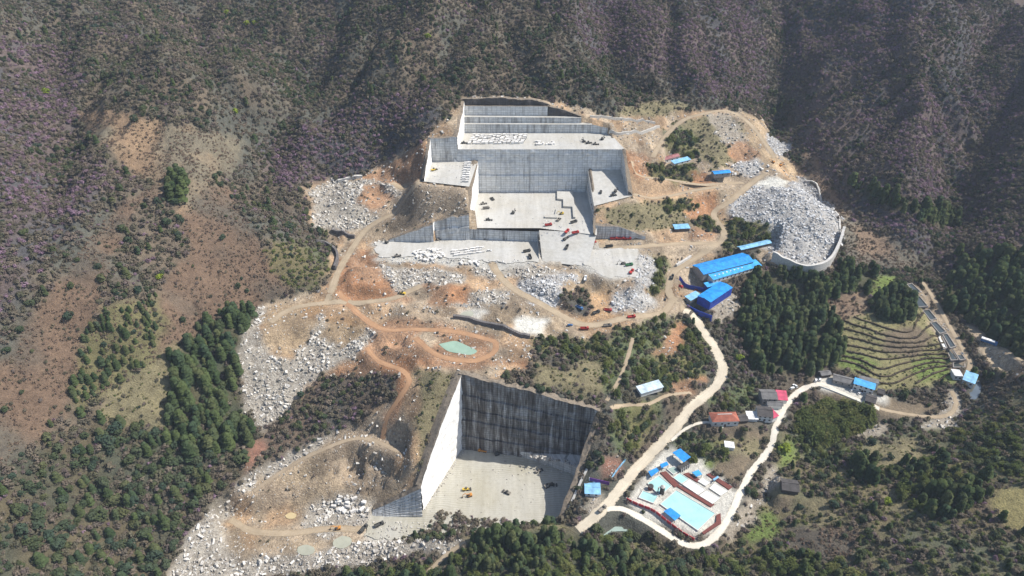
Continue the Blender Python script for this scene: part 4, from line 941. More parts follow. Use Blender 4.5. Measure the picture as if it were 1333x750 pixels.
def trunk_mesh(name, rng, h, r, limbs=4, spread=2.0):
    b = MB(); b.tube((0, 0, -1.2), (rng.normal(0, .15), rng.normal(0, .15), h * .55), r, r * .6, 6); b.tube((0, 0, h * .5), (rng.normal(0, .3), rng.normal(0, .3), h), r * .6, r * .15, 5)
    for k in range(limbs):
        a = 2 * math.pi * k / limbs + rng.uniform(-.4, .4); z = h * rng.uniform(.35, .65)
        b.tube((0, 0, z), (spread * math.cos(a), spread * math.sin(a), z + spread * .8), r * .4, r * .1, 4)
    return proto_mesh(name, (b.v, b.f), M['bark'])
LM = {
 'shrub': leaf_mat('bare_scrub', [(0.164, 0.131, 0.102), (0.105, 0.1, 0.068), (0.203, 0.165, 0.126), (0.09, 0.092, 0.058), (0.152, 0.119, 0.108), (0.121, 0.117, 0.072), (0.187, 0.144, 0.12)], 0.2),
 'flower': leaf_mat('pink_blossom', [(0.23, 0.149, 0.191), (0.183, 0.128, 0.149), (0.281, 0.187, 0.246), (0.162, 0.119, 0.128)], 0.25),
 'broad': leaf_mat('evergreen_leaves', [(0.055,0.078,0.044),(0.082,0.098,0.046),(0.048,0.074,0.052),(0.112,0.118,0.054)], 0.22),
 'conifer': leaf_mat('conifer_needles', [(0.034,0.054,0.026),(0.072,0.094,0.036),(0.044,0.068,0.038),(0.086,0.096,0.042),(0.040,0.062,0.028)], 0.12),
 'bamboo': leaf_mat('bamboo_leaves', [(0.135,0.158,0.052),(0.10,0.13,0.046),(0.17,0.172,0.065)], 0.3),
 'lime': leaf_mat('spring_leaves', [(0.26,0.31,0.045),(0.20,0.26,0.04)], 0.3),
 'tuft': leaf_mat('dry_bracken', [(0.18,0.128,0.095),(0.15,0.108,0.082),(0.215,0.158,0.112),(0.13,0.112,0.072)], 0.15),
 'grass': leaf_mat('grass_tuft', [(0.13,0.135,0.055),(0.16,0.14,0.07),(0.09,0.12,0.04)], 0.2),
}
_r = np.random.RandomState(5)
PROTO = {
 'shrub': [proto_mesh('shrub', leaf_cloud(_r, 46, 1.0, 0.05, 1.25, 0.46, .5), LM['shrub']) for _ in range(4)],
 'flower': [proto_mesh('flowering_shrub', leaf_cloud(_r, 46, 1.0, 0.1, 1.3, 0.42, .5), LM['flower']) for _ in range(3)],
 'broad': [proto_mesh('crown', leaf_cloud(_r, 130, 1.0, 0.25, 1.75, 0.40, .6), LM['broad']) for _ in range(4)],
 'conifer': [proto_mesh('crown', conifer_crown(_r, 1.0, R_, 9, 8), LM['conifer']) for R_ in (.13, .16, .19, .22)],
 'bamboo': [proto_mesh('bamboo_clump', bamboo_crown(_r, 26, .5, 1.5), LM['bamboo']) for _ in range(3)],
 'lowbush': [proto_mesh('low_bush', leaf_cloud(_r, 40, 1.0, 0.0, 1.1, 0.46, .5), LM['bamboo']) for _ in range(3)],
 'tuft': [proto_mesh('tuft', leaf_cloud(_r, 16, 1.0, -.05, .7, 0.55, .3), LM['tuft']) for _ in range(3)],
 'grass': [proto_mesh('tuft', leaf_cloud(_r, 12, 1.0, -.05, .5, 0.7, .3), LM['grass']) for _ in range(2)],
 'rock': [proto_mesh('boulder', rock_shape(_r), M['rock']) for _ in range(6)],
 'rockg': [proto_mesh('boulder', rock_shape(_r), M['rockg']) for _ in range(6)],
}
def scatter(name, kind, pts, rz, sc, pid, label, cat):
    """everything past the countable ones: ONE object, small copies set on its points"""
    me = bpy.data.meshes.new(name); n = len(pts)
    me.vertices.add(n); me.vertices.foreach_set('co', np.asarray(pts, np.float32).ravel())
    for an, typ, val in (('rz', 'FLOAT_VECTOR', rz), ('sc', 'FLOAT_VECTOR', sc)):
        a_ = me.attributes.new(an, typ, 'POINT'); a_.data.foreach_set('vector', np.asarray(val, np.float32).ravel())
    a_ = me.attributes.new('pid', 'INT', 'POINT'); a_.data.foreach_set('value', np.asarray(pid, np.int32))
    me.update()
    o = bpy.data.objects.new(name, me); COL.objects.link(o); tag(o, label, cat, None, 'stuff')
    ng = bpy.data.node_groups.new(name, 'GeometryNodeTree')
    ng.interface.new_socket('Geometry', in_out='INPUT', socket_type='NodeSocketGeometry'); ng.interface.new_socket('Geometry', in_out='OUTPUT', socket_type='NodeSocketGeometry')
    gi = ng.nodes.new('NodeGroupInput'); go = ng.nodes.new('NodeGroupOutput'); jn = ng.nodes.new('GeometryNodeJoinGeometry')
    def attr(nm, t):
        q_ = ng.nodes.new('GeometryNodeInputNamedAttribute'); q_.data_type = t; q_.inputs['Name'].default_value = nm; return q_.outputs[0]
    ra = attr('rz', 'FLOAT_VECTOR'); sa = attr('sc', 'FLOAT_VECTOR'); ia = attr('pid', 'INT')
    e2r = ng.nodes.new('FunctionNodeEulerToRotation'); ng.links.new(ra, e2r.inputs[0])
    for k, pm in enumerate(PROTO[kind]):
        po = bpy.data.objects.new(name + '_piece', pm)           # source shape, not placed in the scene
        oi = ng.nodes.new('GeometryNodeObjectInfo'); oi.inputs['Object'].default_value = po; oi.inputs['As Instance'].default_value = True
        cmp_ = ng.nodes.new('FunctionNodeCompare'); cmp_.data_type = 'INT'; cmp_.operation = 'EQUAL'; ng.links.new(ia, cmp_.inputs[2]); cmp_.inputs[3].default_value = k
        ip = ng.nodes.new('GeometryNodeInstanceOnPoints')
        ng.links.new(gi.outputs[0], ip.inputs['Points']); ng.links.new(cmp_.outputs[0], ip.inputs['Selection']); ng.links.new(oi.outputs['Geometry'], ip.inputs['Instance'])
        ng.links.new(e2r.outputs[0], ip.inputs['Rotation']); ng.links.new(sa, ip.inputs['Scale']); ng.links.new(ip.outputs[0], jn.inputs[0])
    ng.links.new(jn.outputs[0], go.inputs[0])
    md = o.modifiers.new('scatter', 'NODES'); md.node_group = ng
    return o
# candidate spots over the land in view (and a margin round it)
ROAD_FREE = np.full(H.shape, 99.0)
for nme, w, mt, D in ROAD_PTS:
    lo = D.min(0) - 20; hi = D.max(0) + 20
    j0, j1 = np.searchsorted(YS, lo[1]), np.searchsorted(YS, hi[1]); i0, i1 = np.searchsorted(XS, lo[0]), np.searchsorted(XS, hi[0])
    d, _ = line_dist(GX[j0:j1, i0:i1], GY[j0:j1, i0:i1], D); ROAD_FREE[j0:j1, i0:i1] = np.minimum(ROAD_FREE[j0:j1, i0:i1], d - w / 2)
KEEP_CLEAR = []    # plan polygons where buildings, pools and yards stand
CARVED = np.abs(H - H0)
def spots(step, seed, xr=(-640, 700), yr=(200, 1120)):
    rg = np.random.RandomState(seed)
    gx, gy = np.meshgrid(np.arange(xr[0], xr[1], step), np.arange(yr[0], yr[1], step))
    x = (gx + rg.uniform(-.55, .55, gx.shape) * step).ravel(); y = (gy + rg.uniform(-.55, .55, gx.shape) * step).ravel()
    z = grid_sample(H, x, y); px, py, d = project(x, y, z)
    m = (px > -90) & (px < 1423) & (py > -25) & (py < 830) & (grid_sample(CARVED, x, y) < 0.4)
    x, y, z, px, py, d = [v[m] for v in (x, y, z, px, py, d)]
    return x, y, z, px, py, d, zone_at(x, y, z, 6.0), grid_sample(ROAD_FREE, x, y), rg
def clear(x, y, grow=2.0):
    m = np.ones(len(x), bool)
    for p in KEEP_CLEAR:
        m &= ~in_poly(x, y, p)
        dd, _ = line_dist(x, y, p, True); m &= dd > grow
    return m
def area_of(px, py):
    if py > 668 and 380 < px < 930: return 'in the wood below the lower pit'
    if px < 345 and py > 560: return 'in the wood left of the rubble tip'
    if px < 335 and py > 380: return 'on the brown slope beside the rubble tip'
    if px < 430: return 'on the hillside left of the quarry'
    if px < 560 and py > 470: return 'in scrub between rubble tip and lower pit'
    if py < 150 or (px > 1000 and py < 345): return 'on the mountainside behind the quarry'
    if px < 800: return 'beside the quarry tracks'
    if 930 < px < 1100 and 340 < py < 500: return 'in the wood below the blue sheds'
    if 780 < px < 960 and 400 < py < 600: return 'beside the pale main road'
    if px >= 1225 and py < 480: return 'in the wood across the river'
    if 1060 < px < 1250 and py < 520: return 'on the terraced farm slope'
    if px >= 960 and py >= 480: return 'on the slope below the village'
    return 'around the quarry buildings'
# ------------------------------------------------------------------ materials of built things
M.update({
 'blue_roof': metal_sheet('blue_sheet_roof', (0.022,0.27,0.68)), 'blue_wall': metal_sheet('deep_blue_sheet', (0.018,0.055,0.34), 1.2), 'light_blue': metal_sheet('pale_blue_sheet', (0.22,0.46,0.66)),
 'sky_blue': metal_sheet('sky_blue_sheet', (0.055,0.36,0.72)), 'grey_roof': metal_sheet('grey_tile_roof', (0.17,0.165,0.16), 0.6, 0.8), 'dark_roof': metal_sheet('dark_tile_roof', (0.085,0.078,0.075), 0.6, 0.85),
 'red_roof': metal_sheet('red_tile_roof', (0.34,0.115,0.075), 0.6, 0.8), 'pink_roof': metal_sheet('crimson_sheet_roof', (0.56,0.075,0.14), 0.8), 'rust_roof': metal_sheet('faded_red_roof', (0.30,0.13,0.13), 0.8),
 'white_roof': metal_sheet('white_sheet_roof', (0.72,0.72,0.70), 0.8), 'plaster': plain('white_plaster', (0.66,0.65,0.61), 0.9, 0.12), 'dull_wall': plain('dull_brick_wall', (0.30,0.27,0.24), 0.9, 0.2), 'dark_wall': plain('dark_timber_wall', (0.11,0.09,0.075), 0.9, 0.2),
 'glass': plain('window_glass', (0.03,0.035,0.04), 0.2, 0.2), 'door': plain('door_paint', (0.12,0.07,0.05), 0.6), 'concrete': plain('concrete', (0.46,0.44,0.40), 0.9, 0.18), 'pale_concrete': plain('pale_concrete', (0.60,0.58,0.53), 0.9, 0.12),
 'turq': water_mat('turquoise_water', (0.27,0.38,0.29)), 'pool': water_mat('settling_water', (0.36,0.60,0.57), 0.2), 'slurry': water_mat('white_slurry', (0.74,0.76,0.72), 0.5), 'milky': water_mat('milky_puddle', (0.36,0.36,0.28)), 'ochre': water_mat('ochre_puddle', (0.50,0.40,0.22)),
 'stream': water_mat('stream_water', (0.30,0.38,0.33)), 'river': water_mat('river_water', (0.10,0.125,0.15)), 'fish': water_mat('fish_pond_water', (0.055,0.065,0.062), 0.08),
 'red_panel': plain('red_banner_cloth', (0.48,0.05,0.06), 0.7, 0.15), 'red_mat': plain('dark_red_matting', (0.16,0.055,0.045), 0.9, 0.3, 1.5), 'purple': plain('purple_banner', (0.13,0.04,0.20), 0.7, 0.15),
 'truck_red': plain('red_truck_paint', (0.42,0.05,0.045), 0.5, 0.25), 'truck_dark': plain('dark_truck_paint', (0.07,0.07,0.065), 0.6, 0.3), 'truck_grey': plain('dusty_truck_paint', (0.24,0.22,0.19), 0.7, 0.25), 'truck_green': plain('green_truck_paint', (0.07,0.20,0.10), 0.6), 'truck_white': plain('white_paint', (0.74,0.74,0.72), 0.4, 0.08), 'truck_blue': plain('blue_paint', (0.06,0.16,0.34), 0.5),
 'digger': plain('orange_machine_paint', (0.55,0.24,0.05), 0.6, 0.2), 'digger_y': plain('yellow_machine_paint', (0.60,0.42,0.06), 0.6, 0.2), 'steel': plain('dark_steel', (0.06,0.058,0.055), 0.6, 0.2), 'rubber': plain('rubber', (0.025,0.025,0.025), 0.9),
 'dark_stone': plain('dark_stone_wall', (0.13,0.12,0.115), 0.95, 0.5, 0.9), 'pale_stone': plain('pale_stone_wall', (0.50,0.48,0.44), 0.95, 0.25, 0.8),
})
M['pale_sheet'] = metal_sheet('pale_sheet', (0.50,0.60,0.66), .9, .5, .35)
# ------------------------------------------------------------------ buildings
def bldg(name, label, cat, e0, e1, depth, zg, h, roof='gable', rh=1.6, wall='plaster', rmat='blue_roof', group=None, over=0.6, nwin=0, rows=1, door=False, keep=True):
    """e0, e1: photo points of the eave towards the camera; it stands on zg"""
    a = G(*e0, zg + h); b = G(*e1, zg + h); ux = b - a; w = float(np.hypot(ux[0], ux[1])); rz = math.atan2(ux[1], ux[0])
    root = empty(name, (a[0], a[1], zg), rz); tag(root, label, cat, group)
    d = depth; m = MB()
    if roof == 'gable':
        m.add([(0,0,-1.2),(w,0,-1.2),(w,d,-1.2),(0,d,-1.2),(0,0,h),(w,0,h),(w,d,h),(0,d,h),(0,d/2,h+rh),(w,d/2,h+rh)], [(0,1,5,4),(1,2,6,9,5),(2,3,7,6),(3,0,4,8,7)])
    elif roof == 'shed':
        m.add([(0,0,-1.2),(w,0,-1.2),(w,d,-1.2),(0,d,-1.2),(0,0,h),(w,0,h),(w,d,h+rh),(0,d,h+rh)], [(0,1,5,4),(1,2,6,5),(2,3,7,6),(3,0,4,7)])
    else:
        m.add([(0,0,-1.2),(w,0,-1.2),(w,d,-1.2),(0,d,-1.2),(0,0,h),(w,0,h),(w,d,h),(0,d,h)], [(0,1,5,4),(1,2,6,5),(2,3,7,6),(3,0,4,7)])
    m.build('wall', M[wall], root)
    o_ = over; k = rh / (d / 2) if roof == 'gable' else rh / d
    if roof == 'gable':
        r = MB(); z0 = h - o_ * k + .12
        r.slab([(-o_, -o_, z0), (w + o_, -o_, z0), (w + o_, d / 2, h + rh + .12), (-o_, d / 2, h + rh + .12)], .14); r.slab([(-o_, d / 2, h + rh + .12), (w + o_, d / 2, h + rh + .12), (w + o_, d + o_, z0), (-o_, d + o_, z0)], .14)
        ro = r.build('roof', M[rmat], root); MB().box(-o_, w + o_, d / 2 - .28, d / 2 + .28, h + rh + .1, h + rh + .3).build('ridge_cap', M[rmat], ro)
    elif roof == 'hip':
        q_ = min(d / 2, w * .35); z0 = h + .05; r = MB()
        r.add([(-o_,-o_,z0),(w+o_,-o_,z0),(w+o_,d+o_,z0),(-o_,d+o_,z0),(q_,d/2,h+rh),(w-q_,d/2,h+rh)], [(0,1,5,4),(1,2,5),(2,3,4,5),(3,0,4),(3,2,1,0)]); ro = r.build('roof', M[rmat], root)
        MB().box(q_ - .2, w - q_ + .2, d / 2 - .25, d / 2 + .25, h + rh - .1, h + rh + .22).build('ridge_cap', M['pale_concrete'], ro)
    elif roof == 'shed':
        MB().slab([(-o_, -o_, h - o_ * k + .12), (w + o_, -o_, h - o_ * k + .12), (w + o_, d + o_, h + rh + o_ * k + .12), (-o_, d + o_, h + rh + o_ * k + .12)], .14).build('roof', M[rmat], root)
    else:
        MB().box(-.3, w + .3, -.3, d + .3, h + .01, h + .3).build('roof', M[rmat], root)
    for f in range(rows):
        for k_ in range(nwin):
            x0 = w * (k_ + .5) / nwin - .75; zb = (h / rows) * f + (h / rows) * .38
            wi = MB().box(x0 - .12, x0 + 1.62, -.10, .02, zb - .12, zb + 1.5).build('window', M['pale_concrete'], root); MB().box(x0, x0 + 1.5, -.13, -.101, zb, zb + 1.38).build('pane', M['glass'], wi)
    if door: MB().box(w * .5 - .8, w * .5 + .8, -.08, .02, -.1, 2.2).build('door', M['door'], root)
    if keep:
        c, s_ = math.cos(rz), math.sin(rz)
        KEEP_CLEAR.append([(a[0] + c * p - s_ * q2, a[1] + s_ * p + c * q2) for p, q2 in ((-1, -1), (w + 1, -1), (w + 1, d + 1), (-1, d + 1))])
    return root
bldg('factory_shed', 'long factory shed with bright blue gabled roof, larger one uphill', 'shed', (916,357), (981,340.5), 17, 45, 7, 'gable', 2.4, 'dull_wall', 'blue_roof', nwin=0)
_fs = bldg('factory_shed', 'low long shed with blue roof and row of windows, downhill of the larger shed', 'shed', (929,364), (991,345.5), 8.5, 44.5, 4.6, 'shed', 1.6, 'plaster', 'sky_blue', nwin=12)
_rf = [c_ for c_ in _fs.children if c_.name.startswith('roof')][0]
for k in range(8): MB().box(4 + k * 4.6, 5.6 + k * 4.6, 3.2, 4.4, 5.0, 5.75).build('roof_vent', M['white_roof'], _rf)
bldg('blue_shed', 'tall shed with deep blue sheet walls and bright blue roof above stone slope', 'shed', (925,393.5), (953.5,374.5), 13.5, 38.5, 8.5, 'gable', .9, 'blue_wall', 'blue_roof', over=.3)
bldg('lean_to', 'small pale blue lean-to at the left end of the tall blue shed', 'lean-to', (899,391), (912,384), 6, 38.5, 4, 'shed', .8, 'dull_wall', 'light_blue')
bldg('lean_to', 'small blue lean-to between the tall blue shed and the long sheds', 'lean-to', (921,373.5), (936,369.5), 5, 40, 4.5, 'shed', 1.0, 'blue_wall', 'sky_blue')
bldg('worker_hut', 'long narrow hut with grey blue roof behind the factory sheds', 'hut', (965,325), (1004,316), 6, 50, 3.6, 'gable', 1.0, 'dark_wall', 'light_blue', nwin=6)
bldg('site_hut', 'hut with pale blue roof by the orange bank above yard road', 'hut', (879,298), (898,297), 7, 61.5, 4.2, 'shed', .9, 'dark_wall', 'light_blue')
bldg('site_hut', 'hut with faded red roof in bushes right of upper quarry', 'hut', (866,208), (885,203), 7, 92, 4.6, 'gable', 1.3, 'plaster', 'rust_roof', nwin=3)
bldg('site_hut', 'blue roofed hut joined before the faded red roofed one', 'hut', (878,213), (899,207.5), 5.5, 91.5, 3.6, 'shed', 1.0, 'plaster', 'light_blue', nwin=3)
bldg('site_hut', 'blue roofed hut beside rubble at top of yard road', 'hut', (930,226.5), (951,224.5), 7, 84, 4, 'gable', 1.2, 'dull_wall', 'blue_roof', nwin=3)
bldg('derelict_shed', 'lone shed with pale white blue roof on scrub slope above main road', 'shed', (835,512), (863,503.5), 7, 31, 3.0, 'shed', 1.0, 'plaster', 'pale_sheet')
bldg('gate_hut', 'small light blue roofed hut beside the lower pit and main road', 'hut', (762,642), (781,643), 10, 0.5, 3.4, 'gable', .8, 'plaster', 'light_blue', nwin=2)
bldg('farmhouse', 'white house with red tiled hip roof', 'house', (928,549), (962,548), 9.5, 11, 5.4, 'hip', 3.0, 'plaster', 'red_roof', nwin=4, rows=1, door=True)
bldg('farm_shed', 'tiny dark shed right beside the red tiled house', 'shed', (964,548), (974,547), 6, 11, 3, 'gable', 1.0, 'dark_wall', 'dark_roof')
bldg('farmhouse', 'grey roofed house uphill, left of crimson lean-to', 'house', (993,519), (1012,519.5), 11, 10.5, 6, 'gable', 2.2, 'dull_wall', 'grey_roof', nwin=3, rows=2)
bldg('lean_to', 'crimson red sheet roof lean-to of the upper grey house', 'lean-to', (1013,520), (1025,521), 9, 10.5, 4.2, 'shed', 1.6, 'plaster', 'pink_roof')
bldg('farm_shed', 'small grey roofed shed between the two crimson roofed houses', 'shed', (1000,527), (1019,528), 5, 10.5, 3.6, 'gable', 1.2, 'plaster', 'grey_roof')
bldg('farmhouse', 'dark grey roofed house downhill, between white annex and crimson strip', 'house', (987,541), (1006,543), 11, 10.5, 5.4, 'gable', 2.0, 'plaster', 'dark_roof', nwin=3, rows=2, door=True)
bldg('lean_to', 'narrow crimson roofed lean-to at right end of lower house', 'lean-to', (1006.6,544), (1013,541), 8, 10.5, 4, 'shed', 1.4, 'plaster', 'pink_roof')
bldg('farm_annex', 'low white roofed annex at left of lower house', 'annex', (974,545), (986.5,545.5), 7, 10.5, 3.2, 'shed', .8, 'plaster', 'white_roof')
bldg('garden_hut', 'small flat white roofed hut among vegetable plots', 'hut', (944,582), (956,583.5), 6, 5, 2.8, 'flat', 0, 'plaster', 'white_roof')
bldg('barn', 'dark roofed barn alone below the valley road', 'barn', (1019,637), (1040,640), 10, 3, 3.6, 'gable', 2.0, 'dark_wall', 'dark_roof')
bldg('farm_shed', 'small dark roofed hut at left end of white yard', 'hut', (1070,488.5), (1082,487), 5, 13.5, 2.8, 'gable', 1.2, 'dark_wall', 'grey_roof')
bldg('barn', 'long grey roofed barn facing the white concrete yard', 'barn', (1085,494), (1110.5,500.5), 8, 13, 4.4, 'gable', 1.6, 'dull_wall', 'grey_roof', nwin=3)
bldg('farmhouse', 'white two storey house with bright blue roof strip by yard', 'house', (1112,499), (1138,507), 6.5, 13, 6.6, 'shed', .8, 'plaster', 'sky_blue', nwin=4, rows=2, door=True)
bldg('farm_annex', 'grey flat roofed rear block behind the blue roofed house', 'annex', (1119,494), (1144,499.5), 5, 13.5, 6.6, 'flat', 0, 'plaster', 'grey_roof')
bldg('farm_shed', 'dark shed right of the blue roofed house', 'shed', (1127,521), (1139,525), 9, 12.5, 3.2, 'gable', 1.4, 'dark_wall', 'dark_roof')
bldg('farm_shed', 'tiny dark shed behind the shed right of the blue roofed house', 'shed', (1143,511), (1151,513), 6, 13, 3, 'gable', 1.2, 'dark_wall', 'dark_roof')
bldg('mill_house', 'house with light blue sheet roof beside the river', 'house', (1254,494), (1268.5,499.5), 13, 15, 4.6, 'shed', .7, 'plaster', 'light_blue', nwin=2)
bldg('mill_house', 'pale flat roofed block left of the riverside blue roof', 'house', (1243,489), (1253.5,490), 8, 15, 4.6, 'flat', 0, 'plaster', 'white_roof', nwin=2)

# ------------------------------------------------------------------ walls, fences, boards
def wall_line(name, label, cat, pts, h, th, mat, zoff=0.0, world_=None, group=None, sink=1.0, panels=None, posts=False):
    """upright wall or fence on the ground along photo points; panels: width of each separate panel"""
    P = world_ if world_ is not None else hits(H, [p[0] for p in pts], [p[1] for p in pts])
    D = densify(P, 2.0); tng = np.gradient(D[:, :2], axis=0); tng /= np.linalg.norm(tng, axis=1)[:, None] + 1e-9; nr = np.c_[-tng[:, 1], tng[:, 0]] * th / 2
    gz = np.array([ground(p[0], p[1]) if world_ is None else p[2] for p in D]) + zoff
    o0 = D[0, :2]; base = gz.min()
    if panels is None:
        vs = []
        for k in range(len(D)):
            for sx, z in ((1, gz[k] - sink), (-1, gz[k] - sink), (-1, gz[k] + h), (1, gz[k] + h)): vs.append((D[k, 0] + sx * nr[k, 0] - o0[0], D[k, 1] + sx * nr[k, 1] - o0[1], z - base))
        fs = [(4 * k + a_, 4 * k + (a_ + 1) % 4, 4 * k + 4 + (a_ + 1) % 4, 4 * k + 4 + a_) for k in range(len(D) - 1) for a_ in range(4)] + [(3, 2, 1, 0), tuple(4 * (len(D) - 1) + a_ for a_ in range(4))]
        o = mesh_obj(name, vs, fs, mat); o.location = (o0[0], o0[1], base); tag(o, label, cat, group); return o
    root = empty(name, (o0[0], o0[1], base)); tag(root, label, cat, group)
    L = np.r_[0, np.cumsum(np.linalg.norm(np.diff(D[:, :2], axis=0), axis=1))]; n = max(1, int(L[-1] / panels))
    for k in range(n):
        s0, s1 = L[-1] * (k + .04) / n, L[-1] * (k + .96) / n
        a = np.array([np.interp(s0, L, D[:, 0]), np.interp(s0, L, D[:, 1]), np.interp(s0, L, gz)]); b = np.array([np.interp(s1, L, D[:, 0]), np.interp(s1, L, D[:, 1]), np.interp(s1, L, gz)])
        t_ = (b - a)[:2]; t_ /= np.linalg.norm(t_); q_ = np.array([-t_[1], t_[0], 0]) * th / 2
        m = MB(); o3 = np.array([o0[0], o0[1], base]); up = np.array([0, 0, h]); dn = np.array([0, 0, .1])
        m.add([a - q_ - o3 + dn, b - q_ - o3 + dn, b + q_ - o3 + dn, a + q_ - o3 + dn, a - q_ - o3 + up, b - q_ - o3 + up, b + q_ - o3 + up, a + q_ - o3 + up], [(3,2,1,0),(4,5,6,7),(0,1,5,4),(1,2,6,5),(2,3,7,6),(3,0,4,7)]); m.build('panel', mat, root)
        MB().box(a[0] - o0[0] - .35, a[0] - o0[0] + .05, a[1] - o0[1] - .2, a[1] - o0[1] + .2, a[2] - base - 1, a[2] - base + h + .15).build('post', M['pale_concrete'], root)
    return root
wall_line('site_fence', 'deep blue sheet fence curving below the long factory sheds', 'fence', [(884,364),(890,372),(902,377),(916,380)], 4.2, .3, M['blue_wall'])
wall_line('site_wall', 'deep blue sheet wall along the edge below tall blue shed', 'wall', None, 9, .5, M['blue_wall'], 0, np.array([G(893,402,33), G(908,410,33), G(926,417,33)]) - np.array([0, 0, 4]))
wall_line('parapet_wall', 'pale stone parapet round the outer edge of the spoil heap', 'wall', [(1048,236),(1066,248),(1088,278),(1093,300)], 1.6, 1.6, M['pale_stone'])
wall_line('retaining_wall', 'tall pale stone retaining wall holding the foot of the big spoil heap', 'wall', [(1004,339),(1022,348),(1050,357),(1074,350),(1088,330),(1096,306)], 10.0, 2.5, M['pale_stone'], sink=4)
wall_line('retaining_wall', 'dark stone retaining wall curving beside the west road', 'wall', [(412,318),(424,320),(436,328),(440,338),(436,352)], 5.0, 2.0, M['dark_stone'])
wall_line('retaining_wall', 'short dark stone wall under the tip above west road', 'wall', [(432,302),(446,304),(462,310)], 3.5, 2.0, M['dark_stone'])
wall_line('block_wall', 'low white wall of blocks at head of the left tip', 'wall', [(440,237),(456,233),(472,231)], 2.6, 3.0, M['pale_stone'])
wall_line('curb_wall', 'grey concrete wall curving right of the high bench, lower one', 'wall', [(786,166),(796,172),(815,174),(838,173),(858,166)], 2.6, 1.6, M['concrete'])
wall_line('curb_wall', 'grey concrete wall above the curving one right of the high bench', 'wall', [(768,153),(800,156),(828,159),(852,161)], 2.4, 1.4, M['concrete'])
wall_line('block_wall', 'long white block barrier beside the yard road', 'wall', [(880,347),(890,341),(899,335)], 2.4, 2.0, M['pale_stone'])
wall_line('bank_wall', 'dark stone bank below the grey slurry flat', 'wall', [(590,414),(615,418),(640,424),(665,432),(690,440)], 3.0, 2.5, M['dark_stone'])
wall_line('pit_edge_wall', 'pale stone kerb along right edge of lower pit', 'wall', [(764,612),(757,626),(748,646),(738,668)], 1.5, 1.6, M['pale_stone'])
wall_line('banner_fence', 'fence of red panels along the curved edge of the pools', 'fence', [(815,651),(832,659),(850,666),(868,680),(888,695),(904,704)], 2.6, .35, M['red_panel'], panels=4.2)
wall_line('banner_board', 'long purple banner board behind the small blue gate hut', 'banner', [(766,626),(780,629),(794,632)], 3.4, .3, M['purple'], panels=9)
wall_line('barrier', 'white and blue barrier along main road beside red earth', 'barrier', [(796,624),(804,612),(814,600)], 2.2, .4, M['light_blue'], panels=4)
wall_line('parapet_wall', 'low concrete kerb along front of the village yard', 'wall', [(1066,503),(1088,511),(1110,520),(1134,530)], .9, .6, M['pale_concrete'])

# stone-faced banks between the farm terraces, along the contours
def contours(F, x0, x1, y0, y1, level, mask):
    i0, i1 = np.searchsorted(XS, x0), np.searchsorted(XS, x1); j0, j1 = np.searchsorted(YS, y0), np.searchsorted(YS, y1); seg = []
    for j in range(j0, j1):
        for i in range(i0, i1):
            if not mask[j, i]: continue
            c = ((i, j), (i + 1, j), (i + 1, j + 1), (i, j + 1)); v = [F[b, a] - level for a, b in c]; e = []
            for k in range(4):
                if (v[k] > 0) != (v[(k + 1) % 4] > 0): e.append((min(c[k], c[(k + 1) % 4]), max(c[k], c[(k + 1) % 4])))
            if len(e) == 2: seg.append(e)
    def pt(e):
        (a, b), (c_, d_) = e; f0, f1 = F[b, a] - level, F[d_, c_] - level; t = f0 / (f0 - f1)
        return np.array([XS[a] + t * (XS[c_] - XS[a]), YS[b] + t * (YS[d_] - YS[b])])
    nb = {}
    for a, b in seg: nb.setdefault(a, []).append(b); nb.setdefault(b, []).append(a)
    used = set(); out = []
    for st_ in sorted(nb, key=lambda k: len(nb[k])):
        if st_ in used: continue
        ch = [st_]; used.add(st_)
        while True:
            nx_ = [q for q in nb[ch[-1]] if q not in used]
            if not nx_: break
            ch.append(nx_[0]); used.add(nx_[0])
        if len(ch) > 5: out.append(np.array([pt(e) for e in ch]))
    return out
bank_n = 0; BANK_PTS = []
M['bank'] = plain('overgrown_bank', (0.085,0.066,0.042), 0.95, 0.45, 0.8)
for lv in np.arange(10.0, 44.0, 1.9):
    for C in contours(TERR, 150, 420, 400, 580, lv, FARMM):
        C = C[::2] if len(C) > 8 else C
        if len(C) < 4 or np.linalg.norm(np.diff(C, axis=0), axis=1).sum() < 14: continue
        W3 = np.c_[C, np.array([float(ground(*p)) for p in C])]; ppx = project(W3[:, 0].mean(), W3[:, 1].mean(), W3[:, 2].mean())
        side = 'upper' if ppx[1] < 425 else ('middle' if ppx[1] < 465 else 'lower')
        wall_line('terrace_bank', 'dark overgrown bank curving between narrow fields on the %s farm terraces' % side, 'bank', None, 1.0, 1.3, M['bank'], 0, W3, 'banks of the %s farm terraces' % side); bank_n += 1; BANK_PTS.append(W3)

